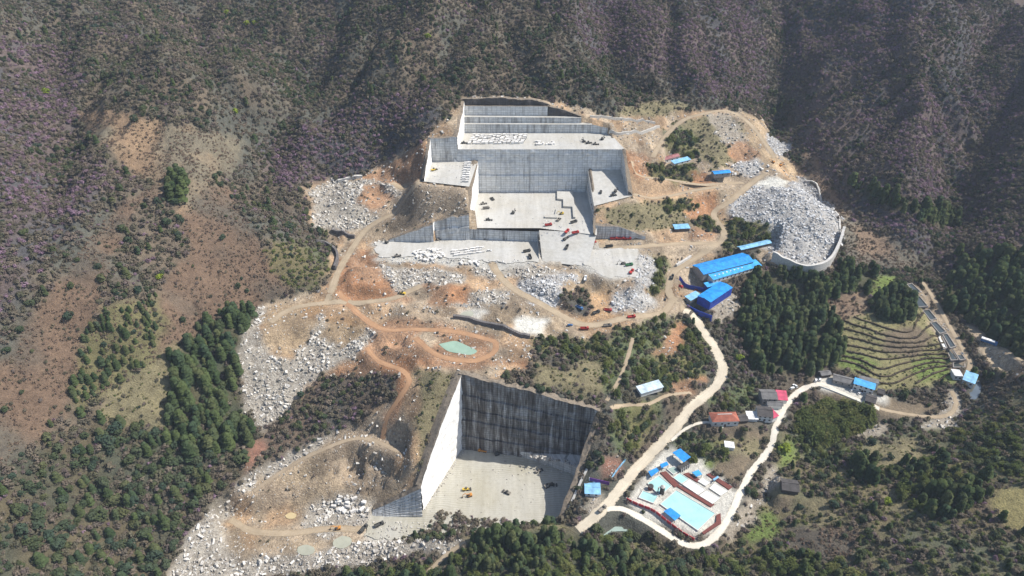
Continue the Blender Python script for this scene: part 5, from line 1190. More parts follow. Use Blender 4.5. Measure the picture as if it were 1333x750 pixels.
# ------------------------------------------------------------------ waters and basins
def water_sheet(name, poly, z, mat, parent=None, o3=None):
    P = [G(a, b, z) for a, b in poly]
    Q = densify([*P, P[0]], 1.5)[:-1] if o3 is None else np.array(P)
    off = np.zeros(3) if o3 is None else np.array(o3)
    return mesh_obj(name, [p - off for p in Q], [tuple(range(len(Q)))], mat, parent)
for (nm_, mt_, q_), z_ in zip(WATERS, WATER_Z):
    o = water_sheet(nm_, q_, z_ - .1, M[mt_]); tag(o, kind='structure')
    KEEP_CLEAR.append([tuple(G(a, b, z_)[:2]) for a, b in q_])
def basin(name, label, cat, poly, z, rim, level, wmat, group=None, th=.5, rmat='pale_concrete'):
    P = np.array([G(a, b, z) for a, b in poly]); c = P.mean(0); root = empty(name, c); tag(root, label, cat, group)
    n = len(P)
    for k in range(n):
        a, b = P[k] - c, P[(k + 1) % n] - c; t_ = (b - a)[:2] / np.linalg.norm((b - a)[:2]); q_ = np.array([-t_[1], t_[0]]) * th / 2
        t2 = t_ * th / 2 * (1 if k % 2 else -.98)
        pts = [(a[0] - t2[0] - q_[0], a[1] - t2[1] - q_[1]), (b[0] + t2[0] - q_[0], b[1] + t2[1] - q_[1]), (b[0] + t2[0] + q_[0], b[1] + t2[1] + q_[1]), (a[0] - t2[0] + q_[0], a[1] - t2[1] + q_[1])]
        MB().prism(pts, -1.0, rim + .004 * k).build('rim', M[rmat], root)
    water_sheet('water', [], 0, None) if False else mesh_obj('water', [(p[0] - c[0], p[1] - c[1], level) for p in P], [tuple(range(n))], M[wmat], root)
    KEEP_CLEAR.append([tuple(p[:2]) for p in P]); return root
FP = ['topmost on the left of its pair', 'topmost on the right of its pair', 'wide one third from the top', 'fourth from the top', 'long one in the middle of the row', 'pale narrow dry one on the left', 'long one left of the track, next to the pale dry one', 'lower left one of the last pair', 'lower right one of the last pair', 'broad one beside the riverside house']
for k, (q_, z_) in enumerate(zip(PONDS, POND_Z)):
    basin('fish_pond', 'dark concrete fish pond, ' + FP[k], 'fish pond', q_, z_, .8, .15, 'slurry' if k == 5 else 'fish', 'fish ponds beside the farm track', .7, 'dull_wall')
def zq(L): return [(740 + a * .2667, 540 + b * .2667) for a, b in L]
basin('settling_pool', 'largest turquoise settling pool', 'pool', zq([(525,372),(716,486),(630,568),(447,440)]), 0, 1.1, .8, 'pool', 'settling pools')
basin('settling_pool', 'turquoise settling pool around the dark silo, upper left', 'pool', zq([(385,338),(440,300),(503,352),(446,398)]), 0, 1.1, .8, 'pool', 'settling pools')
basin('settling_pool', 'small turquoise settling pool in the left corner by fence', 'pool', zq([(342,408),(362,374),(438,400),(414,436)]), 0, 1.1, .75, 'pool', 'settling pools')
basin('settling_pool', 'small turquoise pool at upper end of the white basins', 'pool', zq([(543,288),(586,318),(552,341),(511,311)]), 0, 1.1, .8, 'pool', 'settling pools')
basin('settling_basin', 'white slurry basin in the middle of the row', 'basin', zq([(592,320),(668,370),(631,394),(557,344)]), 0, 1.1, .85, 'slurry', 'white slurry basins')
basin('settling_basin', 'white slurry basin at lower right end of row', 'basin', zq([(674,374),(740,410),(702,438),(637,398)]), 0, 1.1, .85, 'slurry', 'white slurry basins')
basin('settling_basin', 'small white basin behind the row, upper one', 'basin', zq([(655,312),(690,334),(668,350),(632,328)]), 0, 1.0, .8, 'slurry', 'white slurry basins')
basin('settling_basin', 'white basin behind the row, right one', 'basin', zq([(712,338),(776,376),(742,398),(688,362)]), 0, 1.0, .8, 'slurry', 'white slurry basins')
basin('settling_basin', 'dark water basin under the largest blue canopy', 'basin', zq([(480,268),(515,255),(545,275),(512,295)]), 0, 1.0, .7, 'stream')
for lab, q_ in (('dark red matting strip between the silo pool and the canopy', [(446,283),(476,277),(543,345),(517,355)]), ('dark red matting strip along the largest pool', [(530,352),(545,346),(712,438),(695,452)]),
                ('dark red matting strip behind the white basins, left', [(560,290),(585,283),(650,322),(628,330)]), ('dark red matting strip at the outer right edge', [(672,292),(690,286),(800,352),(782,366)]), ('dark red matting strip at lower right pool corner', [(722,490),(742,482),(745,530),(660,585),(650,575),(720,525)])):
    P = np.array([G(a, b, 0.3) for a, b in zq(q_)]); c = P.mean(0); o = MB().prism([(p[0] - c[0], p[1] - c[1]) for p in P], -.5, .45).build('matting', M['red_mat']); o.location = c; tag(o, lab, 'matting', 'dark red matting strips')
def canopy(label, q_, z, h, mat='sky_blue', post=.18):
    P = np.array([G(a, b, z + h) for a, b in zq(q_)]); c = P.mean(0); c[2] = z; root = empty('canopy', c); tag(root, label, 'canopy', 'blue canopies by the pools')
    MB().slab([(p[0] - c[0], p[1] - c[1], h + (.5 if k < 2 else 0)) for k, p in enumerate(P)], .15).build('roof', M[mat], root)
    for k, p in enumerate(P):
        x_, y_ = (p[0] - c[0]) * .9, (p[1] - c[1]) * .9; MB().tube((x_, y_, -.5), (x_, y_, h - .1), post, post, 6).build('post', M['steel'], root)
canopy('blue canopy roof over the lower edge of largest pool', [(497,455),(548,494),(520,516),(464,470)], 0, 3.2, 'blue_roof')
canopy('largest blue canopy roof above the dark machinery', [(545,166),(597,208),(562,232),(508,184)], 0, 6.5, 'blue_roof')
canopy('blue canopy roof at the left by the road', [(430,260),(442,276),(404,302),(389,276)], 0, 3.6, 'blue_roof'); canopy('small blue canopy roof left of the largest one', [(480,230),(489,246),(456,260),(446,242)], 0, 3.4, 'blue_roof')
canopy('small pale blue canopy among the white basins', [(635,270),(652,292),(626,302),(603,280)], 0, 3.0, 'sky_blue'); canopy('narrow pale blue canopy at the back right', [(728,300),(734,308),(712,322),(704,314)], 0, 3.0, 'light_blue')
c = G(*zq([(455,385)])[0], 0); root = empty('silo', c); tag(root, 'dark round silo standing in the turquoise pool', 'silo')
MB().tube((0,0,-.5),(0,0,7.5),1.7,1.7,14).build('tank', M['steel'], root, True); MB().tube((0,0,7.5),(0,0,8.6),1.8,.4,14).build('lid', M['concrete'], root); MB().box(-3.2,-1.4,-.6,.6,6.6,6.9).build('walkway', M['concrete'], root); MB().box(-3.2,-2.9,-.6,.6,-.5,6.6).build('ladder', M['steel'], root)
c = G(*zq([(400,362)])[0], 0); root = empty('mixing_tank', c); tag(root, 'squat brown mixing tank left of the silo', 'tank'); MB().tube((0,0,-.5),(0,0,3.2),1.9,1.9,12).build('tank', M['red_mat'], root); MB().tube((0,0,3.2),(0,0,3.5),2.0,2.0,12).build('lid', M['steel'], root)
c = G(*zq([(560,262)])[0], 0); root = empty('filter_press', c, .6); tag(root, 'dark machinery with white frames under the largest canopy', 'machine'); MB().box(-5,5,-2,2,-.5,3.5).build('body', M['steel'], root)
for k in range(5): MB().box(-4.6 + k * 2.1, -4.2 + k * 2.1, -2.3, -2.0, -.4, 4.2).build('frame', M['truck_white'], root)
for k in range(6):
    p = hits(H, 905 + k * 11.5, 597 + k * 7)[0]; o = MB().tube((0,0,-.5),(0,0,5),.12,.1,5).build('lamp_post', M['truck_white']); o.location = p; tag(o, 'thin white post in the row along the back of the pools', 'post', 'thin white posts')

# ------------------------------------------------------------------ vehicles
def dump_truck(name, paint):
    r = empty(name, (0, 0, 0)); L, W = 8.6, 2.7
    MB().box(-L/2, L/2, -W*.3, W*.3, .75, 1.15).build('chassis', M['steel'], r)
    cab = MB().add([(L/2-2.1,-W/2,1.0),(L/2,-W/2,1.0),(L/2,W/2,1.0),(L/2-2.1,W/2,1.0),(L/2-2.1,-W/2+.1,3.1),(L/2-.5,-W/2+.1,3.1),(L/2-.5,W/2-.1,3.1),(L/2-2.1,W/2-.1,3.1)], [(3,2,1,0),(4,5,6,7),(0,1,5,4),(1,2,6,5),(2,3,7,6),(3,0,4,7)]).build('cab', M[paint], r)
    MB().add([(L/2-.16,-W/2+.3,1.9),(L/2-.16,W/2-.3,1.9),(L/2-.45,W/2-.35,2.85),(L/2-.45,-W/2+.35,2.85)], [(0,1,2,3)]).build('windscreen', M['glass'], cab)
    b = MB(); x0, x1 = -L/2, L/2 - 2.4
    b.box(x0, x1, -W/2, W/2, 1.2, 1.4); b.box(x0, x1, -W/2, -W/2+.12, 1.4, 2.7); b.box(x0, x1, W/2-.12, W/2, 1.4, 2.7); b.box(x1-.12, x1, -W/2+.12, W/2-.12, 1.4, 2.9); b.box(x0, x0+.12, -W/2+.12, W/2-.12, 1.4, 2.5); b.build('bed', M[paint], r)
    for x_ in (-3.1, -1.8, 2.9):
        for s in (-1, 1): MB().tube((x_, s*(W/2-.45), .52), (x_, s*(W/2), .52), .52, .52, 10).build('wheel', M['rubber'], r)
    return r
def excavator(name, paint):
    r = empty(name, (0, 0, 0))
    for s in (-1, 1): MB().add([(-1.9,s*.85,.0),(1.9,s*.85,.0),(2.3,s*.85,.45),(1.9,s*.85,.9),(-1.9,s*.85,.9),(-2.3,s*.85,.45)] + [(x_,s*1.5,z_) for x_,z_ in ((-1.9,0),(1.9,0),(2.3,.45),(1.9,.9),(-1.9,.9),(-2.3,.45))], [(0,1,2,3,4,5),(11,10,9,8,7,6)]+[(k,6+k,6+(k+1)%6,(k+1)%6) for k in range(6)]).build('track', M['rubber'], r)
    MB().box(-2.4,1.3,-1.4,1.4,1.1,2.1).build('house', M[paint], r); MB().box(-2.5,-1.2,-1.4,1.4,2.1,2.5).build('counterweight', M[paint], r)
    cb = MB().box(-.2,1.4,.3,1.35,2.1,3.4).build('cab', M['truck_dark'], r); MB().box(1.401,1.45,.4,1.25,2.3,3.2).build('windscreen', M['glass'], cb)
    bo = MB(); bo.tube((1.0,-.4,1.8),(3.6,-.4,4.6),.36,.3,4); bo.tube((3.6,-.4,4.6),(5.6,-.4,3.8),.3,.26,4); bo.build('boom', M[paint], r)
    ar = MB().tube((5.6,-.4,3.9),(6.4,-.4,1.2),.26,.2,4).build('arm', M[paint], r); MB().add([(5.9,-1.0,1.3),(5.9,.2,1.3),(6.9,.2,1.1),(6.9,-1.0,1.1),(6.0,-1.0,.2),(6.0,.2,.2),(6.6,.2,.25),(6.6,-1.0,.25)], [(0,1,2,3),(7,6,5,4),(0,4,5,1),(1,5,6,2),(2,6,7,3),(3,7,4,0)]).build('bucket', M['steel'], ar)
    return r
def loader(name, paint):
    r = empty(name, (0, 0, 0))
    MB().box(-3.4,-.3,-1.2,1.2,.9,2.2).build('engine_body', M[paint], r); MB().box(-.3,2.0,-1.0,1.0,.8,1.6).build('front_frame', M[paint], r); cb = MB().box(-1.0,.6,-.8,.8,2.2,3.5).build('cab', M['truck_dark'], r); MB().box(.601,.65,-.7,.7,2.4,3.3).build('windscreen', M['glass'], cb)
    MB().tube((1.4,-.7,1.5),(3.4,-.7,.7),.22,.2,4).build('lift_arm', M[paint], r); MB().tube((1.4,.7,1.5),(3.4,.7,.7),.22,.2,4).build('lift_arm', M[paint], r)
    MB().add([(3.2,-1.5,.2),(4.6,-1.5,.15),(4.4,-1.5,1.3),(3.2,-1.5,1.2),(3.2,1.5,.2),(4.6,1.5,.15),(4.4,1.5,1.3),(3.2,1.5,1.2)], [(0,1,2,3),(7,6,5,4),(0,4,5,1),(0,3,7,4),(3,2,6,7)]).build('bucket', M['steel'], r)
    for x_ in (-2.3, 1.2):
        for s in (-1, 1): MB().tube((x_, s*.8, .8), (x_, s*1.45, .8), .8, .8, 10).build('wheel', M['rubber'], r)
    return r
def car(name, paint):
    r = empty(name, (0, 0, 0)); L, W = 4.6, 1.85
    MB().add([(-L/2,-W/2,.35),(L/2,-W/2,.35),(L/2,W/2,.35),(-L/2,W/2,.35),(-L/2,-W/2,.95),(L/2,-W/2,.85),(L/2,W/2,.85),(-L/2,W/2,.95)], [(3,2,1,0),(4,5,6,7),(0,1,5,4),(1,2,6,5),(2,3,7,6),(3,0,4,7)]).build('body', M[paint], r)
    cb = MB().add([(-2.1,-W/2+.08,.93),(1.1,-W/2+.08,.9),(1.1,W/2-.08,.9),(-2.1,W/2-.08,.93),(-1.7,-W/2+.25,1.55),(.4,-W/2+.25,1.55),(.4,W/2-.25,1.55),(-1.7,W/2-.25,1.55)], [(0,1,5,4),(1,2,6,5),(2,3,7,6),(3,0,4,7)]).build('windows', M['glass'], r); MB().box(-1.7,.4,-W/2+.24,W/2-.24,1.55,1.6).build('roof', M[paint], r)
    for x_ in (-1.45, 1.4):
        for s in (-1, 1): MB().tube((x_, s*(W/2-.2), .34), (x_, s*(W/2+.02), .34), .34, .34, 10).build('wheel', M['rubber'], r)
    return r
FLOOR = {'1': Z1, '2': Z2, '3': Z3, '4': Z4, 'a': ZA + .15, 'e': 68.2, 'l': ZL, 's': Z3 + 2.2}
VEH = [  # kind, paint, photo point, level, heading, label
 ('dump_truck','truck_red',(799,312),None,5,'red dump truck, left one of three in a row below the east bench'), ('dump_truck','truck_red',(808,312),None,5,'red dump truck, middle one of three in a row below the east bench'), ('dump_truck','truck_red',(817,312),None,5,'red dump truck, right one of three in a row below the east bench'),
 ('dump_truck','truck_red',(714,294),'3',15,'red truck at the front edge of the main pit floor'), ('dump_truck','truck_red',(738,302.5),'3',60,'red truck, left of the pair at the ramp head'), ('dump_truck','truck_red',(749,304),'3',20,'red truck, right of the pair at the ramp head'),
 ('dump_truck','truck_dark',(737,312),'r',40,'dark truck in the middle of the ramp'), ('dump_truck','truck_dark',(738,323),'r',70,'dark truck low on the ramp'), ('dump_truck','truck_red',(772,318),None,25,'red truck alone at foot of the ramp by east yard'), ('dump_truck','truck_dark',(793,322),None,10,'dark green truck at the back edge of the east yard'),
 ('dump_truck','truck_green',(819,346),'e',15,'green truck at right side of the east yard'), ('dump_truck','truck_red',(822,355),'e',60,'red truck at right front corner of the east yard'), ('excavator','truck_grey',(811,344),'e',190,'dusty excavator in the east yard beside the green truck'),
 ('dump_truck','truck_white',(762,364),None,80,'white truck on the track left of the east yard'), ('dump_truck','truck_red',(791,405),None,-10,'red truck parked below the grey heap by haul road'), ('dump_truck','truck_dark',(776,408),None,30,'dark truck parked left of the red one by haul road'),
 ('dump_truck','truck_red',(822,414),None,12,'red truck driving on the haul road, rightmost'), ('dump_truck','truck_grey',(791,425),None,10,'brown dusty truck on the haul road, middle one'), ('dump_truck','truck_red',(761,429),None,0,'red truck on the haul road, leftmost'), ('car','truck_blue',(742,424),None,10,'blue car behind the leftmost haul road truck'),
 ('dump_truck','truck_blue',(754,402),None,-40,'blue and white truck parked by dark scrub heap'), ('excavator','truck_dark',(503,316.5),'a',150,'dark excavator at left end of the big yard'), ('loader','truck_grey',(517,334),'a',20,'dusty loader at the front left of the big yard'), ('excavator','truck_grey',(571,312.5),'a',30,'grey excavator under the front wall at the white wedge'),
 ('car','truck_white',(637,327),'a',10,'white van on the big yard right of the block rows'), ('dump_truck','truck_dark',(686,328),'a',20,'dark truck near the dark corner of the big yard'), ('dump_truck','truck_dark',(690,335.5),'a',100,'dark truck at the very corner of the big yard'),
 ('dump_truck','truck_dark',(747,290),'3',30,'dark truck beside the shadow on the pit floor'), ('excavator','digger_y',(731,279),'3',200,'yellow excavator by the steps on pit floor'), ('loader','truck_grey',(727,287),'3',60,'grey loader below the steps on pit floor'),
 ('loader','truck_dark',(641,260),'3',120,'dark loader near back of the pit floor'), ('loader','truck_grey',(629,266),'3',20,'grey loader at left on the pit floor, upper'), ('dump_truck','truck_grey',(633,272),'3',10,'grey truck at left on the pit floor, lower'), ('excavator','truck_dark',(668,278),'3',70,'dark excavator in the middle of pit floor'), ('loader','truck_dark',(636,287),'3',0,'dark loader near the front of pit floor'),
 ('loader','digger_y',(524,383),None,160,'yellow loader on the orange track below the heap'), ('dump_truck','truck_dark',(875,362),None,70,'dark truck on the yard road above the red one'), ('dump_truck','truck_red',(884,374),None,-35,'red truck standing in the yard of the tall blue shed'), ('car','truck_dark',(866,390),None,70,'dark car at the bend below the sheds'), ('car','truck_red',(907,378),None,5,'red car parked under the curving blue fence'),
 ('excavator','digger',(1006,212),None,150,'orange excavator on the crest road, left one'), ('excavator','digger',(1016,216),None,40,'orange excavator on the crest road, right one'), ('loader','truck_dark',(929,236),None,10,'dark loader below the blue roofed hut'), ('dump_truck','truck_dark',(962,229),None,20,'dark truck in rubble beside the blue roofed hut'),
 ('excavator','truck_dark',(760,185),'1',110,'dark excavator on the high bench, left of a pair'), ('loader','truck_dark',(766,187),'1',20,'dark loader on the high bench, right of a pair'), ('loader','truck_grey',(775,188.5),'1',0,'grey loader near right front of high bench'), ('excavator','truck_dark',(784,182),'1',60,'dark excavator at back right of high bench'), ('loader','truck_dark',(604,187),'1',10,'dark loader at left end of high bench'),
 ('loader','truck_dark',(782,251),'4',80,'dark loader on the east bench, left'), ('excavator','truck_dark',(801,250),'4',60,'dark excavator on the east bench, upper right'), ('loader','truck_dark',(798,255),'4',20,'dark loader on the east bench, lower right'), ('loader','digger_y',(565,222),'2',40,'yellowish loader on the west bench'),
 ('excavator','digger',(611,646),'l',200,'orange excavator in the middle of lower pit floor'), ('loader','digger_y',(607,638),'l',10,'yellow loader just behind the orange excavator in lower pit'), ('loader','truck_grey',(660,642),'l',150,'grey loader alone in centre of lower pit floor'), ('excavator','truck_grey',(712,634),'l',30,'grey excavator at right of lower pit floor'), ('loader','truck_dark',(719,632),'l',0,'dark loader at right of lower pit floor'),
 ('excavator','truck_dark',(647,592),'l',20,'dark excavator at the tip of the rock bench'), ('dump_truck','digger',(628,588),'l',170,'orange truck under the dark back wall'), ('loader','truck_grey',(701,614),'l',30,'grey loader below the rock bench'),
 ('excavator','digger',(440,689),None,190,'orange excavator on the lower waste ground'), ('dump_truck','truck_dark',(494,684),'l',30,'dark truck at left mouth of lower pit, upper'), ('dump_truck','truck_dark',(474,689),'l',60,'dark truck at left mouth of lower pit, lower'),
 ('car','truck_white',(1062,496),None,60,'white car beside the small dark hut, left one'), ('car','truck_white',(1067,495),None,60,'white car beside the small dark hut, right one'), ('car','truck_white',(1109,509),None,30,'white car on the village yard, left one'), ('car','truck_white',(1119,513),None,20,'white car on the village yard, right one'),
 ('car','truck_white',(1031,506),None,30,'white car beside crimson roof at road bend'), ('car','truck_white',(1035,503),None,120,'white van behind the car at road bend'), ('dump_truck','truck_grey',(784,664),None,45,'dusty truck on the main road at the junction'),
]
PV = {}
BUILD = {'dump_truck': dump_truck, 'excavator': excavator, 'loader': loader, 'car': car}
def ramp_z(p): 
    lo, hi_ = ZA - 2, Z3
    for _ in range(20):
        m_ = (lo + hi_) / 2; q_ = G(p[0], p[1], m_); t_ = np.clip((YF - 4 - q_[1]) / (YF - 4 - Q_RAMP[3][1]), 0, 1); zz_ = Z3 + (66.8 - Z3) * t_ ** .8
        if zz_ > m_: lo = m_
        else: hi_ = m_
    return lo + .1
GRP = {'dump_truck': 'trucks at work in the quarry', 'excavator': 'excavators in the quarry', 'loader': 'wheel loaders in the quarry', 'car': 'parked cars'}
for kind, paint, p, lev, hd, lab in VEH:
    loc = hit(*p) if lev is None else (G(p[0], p[1], ramp_z(p)) if lev == 'r' else G(p[0], p[1], FLOOR[lev] if lev != '4' else Z4 + (Z4F - Z4) * (p[1] - 220.5) / 44.0))
    if lev is None:
        rfz = float(grid_sample(ROAD_FREE, loc[0], loc[1]))
        if rfz < 0: loc = loc + np.array([0, 0, .16])
    key = (kind, paint)
    if key not in PV: r = BUILD[kind](kind, paint); PV[key] = r
    else: r = copy_tree(PV[key])
    r.location = loc; r.rotation_euler = (0, 0, math.radians(hd)); tag(r, lab, 'truck' if kind == 'dump_truck' else kind, GRP[kind]); 
    if kind != 'car': r.scale = (.85, .85, .85)
    KEEP_CLEAR.append([(loc[0] + 5 * math.cos(a_), loc[1] + 5 * math.sin(a_)) for a_ in np.arange(0, 6.28, 1.05)])
c = hit(1286, 447); r = empty('container_trailer', c, math.radians(-38)); tag(r, 'white topped container trailer with blue end on the riverside track', 'trailer')
MB().box(-6,4.2,-1.5,1.5,1.1,4.0).build('container', M['truck_white'], r); MB().box(4.2,6.4,-1.45,1.45,.8,3.6).build('cab', M['truck_blue'], r); MB().box(-6.05,4.25,-1.56,-1.5,1.1,3.2).build('side_panel', M['truck_blue'], r)
for x_ in (-5, -3.7, 4.9):
    for s in (-1, 1): MB().tube((x_, s*1.0, .55), (x_, s*1.5, .55), .55, .55, 10).build('wheel', M['rubber'], r)

# ------------------------------------------------------------------ sawn granite blocks set out in rows
_rb = np.random.RandomState(77)
def block_shape(rng):
    b = MB(); b.box(-1.5, 1.5, -.85, .85, 0, 1.7); v = np.array(b.v) + rng.normal(0, .07, (8, 3)); return proto_mesh('granite_block', (v, b.f), M['block'])
BL = [block_shape(_rb) for _ in range(5)]
def block(p, rz, s, lab, grp):
    o = bpy.data.objects.new('granite_block', BL[_rb.randint(5)]); COL.objects.link(o); o.location = tuple(map(float, p)); o.rotation_euler = (0, 0, rz)
    o.scale = (s * _rb.uniform(.75, 1.25), s * _rb.uniform(.8, 1.15), s * _rb.uniform(.8, 1.1)); tag(o, lab, 'block', grp)
for c_ in range(13):
    for r_ in range(7):
        if _rb.uniform() < .08: continue
        px_ = 617 + c_ * 5.6 - r_ * .9 + _rb.normal(0, .5); py_ = 177.2 + r_ * 1.75 - c_ * .06 + _rb.normal(0, .18)
        block(G(px_, py_, Z1), .12 + _rb.normal(0, .12), 1.25, 'pale sawn granite block in the rows on the high bench', 'granite blocks in rows on the high bench')
for k in range(17): block(G(_rb.uniform(697, 721), _rb.uniform(185, 189.5), Z1), _rb.uniform(0, 3), 1.0, 'pale granite block in the loose group beside the rows on high bench', 'loose granite blocks on the high bench')
for k in range(46): 
    a_ = _rb.uniform(0, 6.28); q_ = _rb.uniform() ** .5; block(G(559 + 21 * q_ * math.cos(a_), 332 + 8 * q_ * math.sin(a_), ZA + .15 + (1.6 if q_ < .4 and k % 3 == 0 else 0)), _rb.uniform(0, 3), 1.1, 'white granite block %s of the round heap on the big yard' % ('at the heart' if q_ < .4 else ('at the right side', 'at the lower right', 'at the near side', 'at the lower left', 'at the left side', 'at the upper left', 'at the far side', 'at the upper right')[int(round(a_ / .785)) % 8]), 'granite blocks heaped on the big yard')
for c_ in range(12):
    for r_ in range(3):
        if _rb.uniform() < .2: continue
        block(G(590 + c_ * 3.5, 333.5 - r_ * 3.0 - c_ * .45, ZA + .15), _rb.normal(.2, .15), 1.0, 'white granite block in the curved row on the big yard', 'granite blocks in the curved row on the big yard')
for k in range(22): block(G(_rb.uniform(600, 626), _rb.uniform(339, 346), ZA - .2), _rb.uniform(0, 3), .95, 'white granite block scattered at the front of the big yard', 'granite blocks at the front of the big yard')
for r_ in range(9):
    for c_ in range(2): block(G(606.5 + c_ * 4.6 - r_ * .4, 213 + r_ * 3.0, Z2), _rb.normal(0, .1), 1.15, 'white granite slab in the column on the west bench', 'granite slabs on the west bench')
for k in range(16): block(hit(_rb.uniform(940, 1000), _rb.uniform(212, 228)), _rb.uniform(0, 3), 1.0, 'grey granite block near the blue roofed hut on the crest', 'granite blocks near the crest hut')
for k in range(14): block(hit(_rb.uniform(430, 478), _rb.uniform(648, 668)) + np.array([0, 0, .2]), _rb.normal(.3, .4), 1.25, 'pale granite block on the lower waste ground left of pit', 'granite blocks on the lower waste ground')
# ------------------------------------------------------------------ planting
KIND = {k: [] for k in ('shrub', 'flower', 'broad', 'conifer', 'bamboo', 'lowbush', 'tuft', 'grass', 'rock', 'rockg')}
PROB = {  # zone: [(kind, share, size low, size high)]
 'scrub': [('shrub', .66, 1.2, 2.9), ('broad', .08, 1.3, 2.8), ('flower', .035, 1.1, 2.2), ('conifer', .010, 5, 9)],
 'purple': [('shrub', .58, 1.2, 2.9), ('flower', .26, 1.2, 2.6), ('broad', .06, 1.2, 2.6)],
 'bracken': [('shrub', .13, .7, 1.6), ('broad', .010, 1.2, 2.6)],
 'clearing': [('shrub', .03, .7, 1.4)],
 'conifer': [('conifer', .44, 5.5, 14.5), ('shrub', .18, 1.2, 2.6), ('broad', .12, 1.3, 3.2), ('lowbush', .06, .8, 1.8)],
 'young': [('conifer', .42, 3.5, 7.5), ('shrub', .2, .9, 1.8), ('broad', .04, 1.4, 2.4)],
 'broadleaf': [('broad', .25, 1.4, 4.2), ('shrub', .52, 1.2, 3.0), ('flower', .05, 1.2, 2.2), ('conifer', .05, 6, 11)],
 'bushmix': [('shrub', .34, 1.0, 2.6), ('lowbush', .24, .8, 2.0), ('broad', .08, 1.2, 2.8), ('flower', .012, 1, 2), ('conifer', .02, 4, 9)],
 'bamboo': [('bamboo', .75, 4, 6.5), ('broad', .08, 1.2, 2.5)],
 'bush': [('broad', .16, 1.2, 3.0), ('shrub', .36, 1.0, 2.5), ('bamboo', .10, 2.5, 4.5), ('lowbush', .18, .9, 2.2)],
 'lowbush': [('lowbush', .55, .9, 2.2), ('shrub', .2, .8, 2.0), ('broad', .05, 1, 2)], 'mixed': [('broad', .12, 1.4, 3.2), ('bamboo', .16, 2.8, 5), ('conifer', .14, 5, 11), ('lowbush', .20, 1.0, 2.4), ('shrub', .2, 1, 2.4)], 'outcrop': [('shrub', .04, .7, 1.5)], 'waste': [('shrub', .012, .6, 1.2)],
 'darkscrub': [('shrub', .7, 1.0, 2.5), ('flower', .06, 1.0, 1.9), ('broad', .10, 1.2, 2.6)],
 'olive': [('shrub', .10, .8, 1.8), ('broad', .03, .9, 2.0)], 'contour': [('shrub', .16, .9, 1.9)], 'terrace': [('shrub', .03, .7, 1.4)], 'green': [('shrub', .03, .6, 1.2)],
 'tan': [('shrub', .025, .7, 1.6)], 'orange': [('shrub', .03, .7, 1.6)], 'stones': [('shrub', .07, .7, 1.4)], 'rubble_bare': [('shrub', .012, .8, 1.5)],
}
def add(kind, x, y, z, px, py, d, s, tall=None):
    for k in range(len(x)): KIND[kind].append((x[k], y[k], z[k], px[k], py[k], d[k], s[k]))
for rnd, step in ((0, 2.9),):
    x, y, z, px, py, d, zz, rf, rg = spots(step, 101)
    ok = (rf > 1.0) & clear(x, y)
    u = rg.uniform(0, 1, len(x)); sz = rg.uniform(0, 1, len(x)) ** 1.4
    clump = fbm(x / 30, y / 30, 301, 4); fl = smooth(0.46, 0.62, fbm(x / 55, y / 55, 311, 4)); gap = fbm(x / 12, y / 12, 321, 3)
    far = smooth(650, 900, d)
    for zn_, lst in PROB.items():
        m = ok & (zz == ZC[zn_][0]); acc = np.zeros(len(x))
        for kind, share, s0, s1 in lst:
            sh = share * (.35 + fl * 1.9 if kind == 'flower' else 1.0)
            if kind == 'broad' and zn_ in ('scrub', 'purple'): sh = share * 3.2 * smooth(.5, .62, clump)
            if zn_ in ('conifer', 'young'): sh = sh * smooth(.28, .42, gap)
            sel = m & (u >= acc) & (u < acc + sh); acc = acc + sh
            add(kind, x[sel], y[sel], z[sel], px[sel], py[sel], d[sel], s0 + (s1 - s0) * sz[sel])
for W3 in BANK_PTS:
    D = densify(W3, 2.2); D = D[np.random.RandomState(len(D)).uniform(0, 1, len(D)) < .5]
    if len(D):
        z = grid_sample(H, D[:, 0], D[:, 1]) + .5; px, py, d = project(D[:, 0], D[:, 1], z); add('shrub', D[:, 0], D[:, 1], z, px, py, d, .5 + .7 * vnoise(D[:, 0] * 3, D[:, 1] * 3, 6))
# bracken and grass tufts
x, y, z, px, py, d, zz, rf, rg = spots(2.0, 202)
ok = (rf > .6) & clear(x, y); u = rg.uniform(0, 1, len(x)); sz = rg.uniform(0, 1, len(x)); gp = fbm(x / 8, y / 8, 331, 3)
m = ok & np.isin(zz, zid('bracken', 'clearing', 'contour', 'young')) & (u < .62 * smooth(.3, .5, gp)); add('tuft', x[m], y[m], z[m], px[m], py[m], d[m], .7 + .9 * sz[m])
m = ok & np.isin(zz, zid('olive', 'terrace', 'green', 'bush')) & (u < .34 * smooth(.3, .5, gp)); add('grass', x[m], y[m], z[m], px[m], py[m], d[m], .6 + .8 * sz[m])
# quarry waste
x, y, z, px, py, d, zz, rf, rg = spots(1.6, 303)
ok = (rf > 0) & clear(x, y, .5); u = rg.uniform(0, 1, len(x)); sz = rg.uniform(0, 1, len(x)) ** 2.2; gp = fbm(x / 10, y / 10, 341, 3)
m = ok & (zz == ZC['rubble'][0]) & (u < .30 + .6 * smooth(.35, .55, gp)); add('rock', x[m], y[m], z[m], px[m], py[m], d[m], 0.65 + 2.1 * sz[m] ** 1.3)
m = ok & (zz == ZC['greyrubble'][0]) & (u < .30 + .6 * smooth(.35, .55, gp)); add('rockg', x[m], y[m], z[m], px[m], py[m], d[m], 0.65 + 2.0 * sz[m] ** 1.3)
m = ok & np.isin(zz, zid('tan', 'orange', 'rubble_bare', 'trackdirt', 'redsoil')) & (u < .16 * smooth(.42, .62, gp)); add('rock', x[m], y[m], z[m], px[m], py[m], d[m], .5 + 1.7 * sz[m])
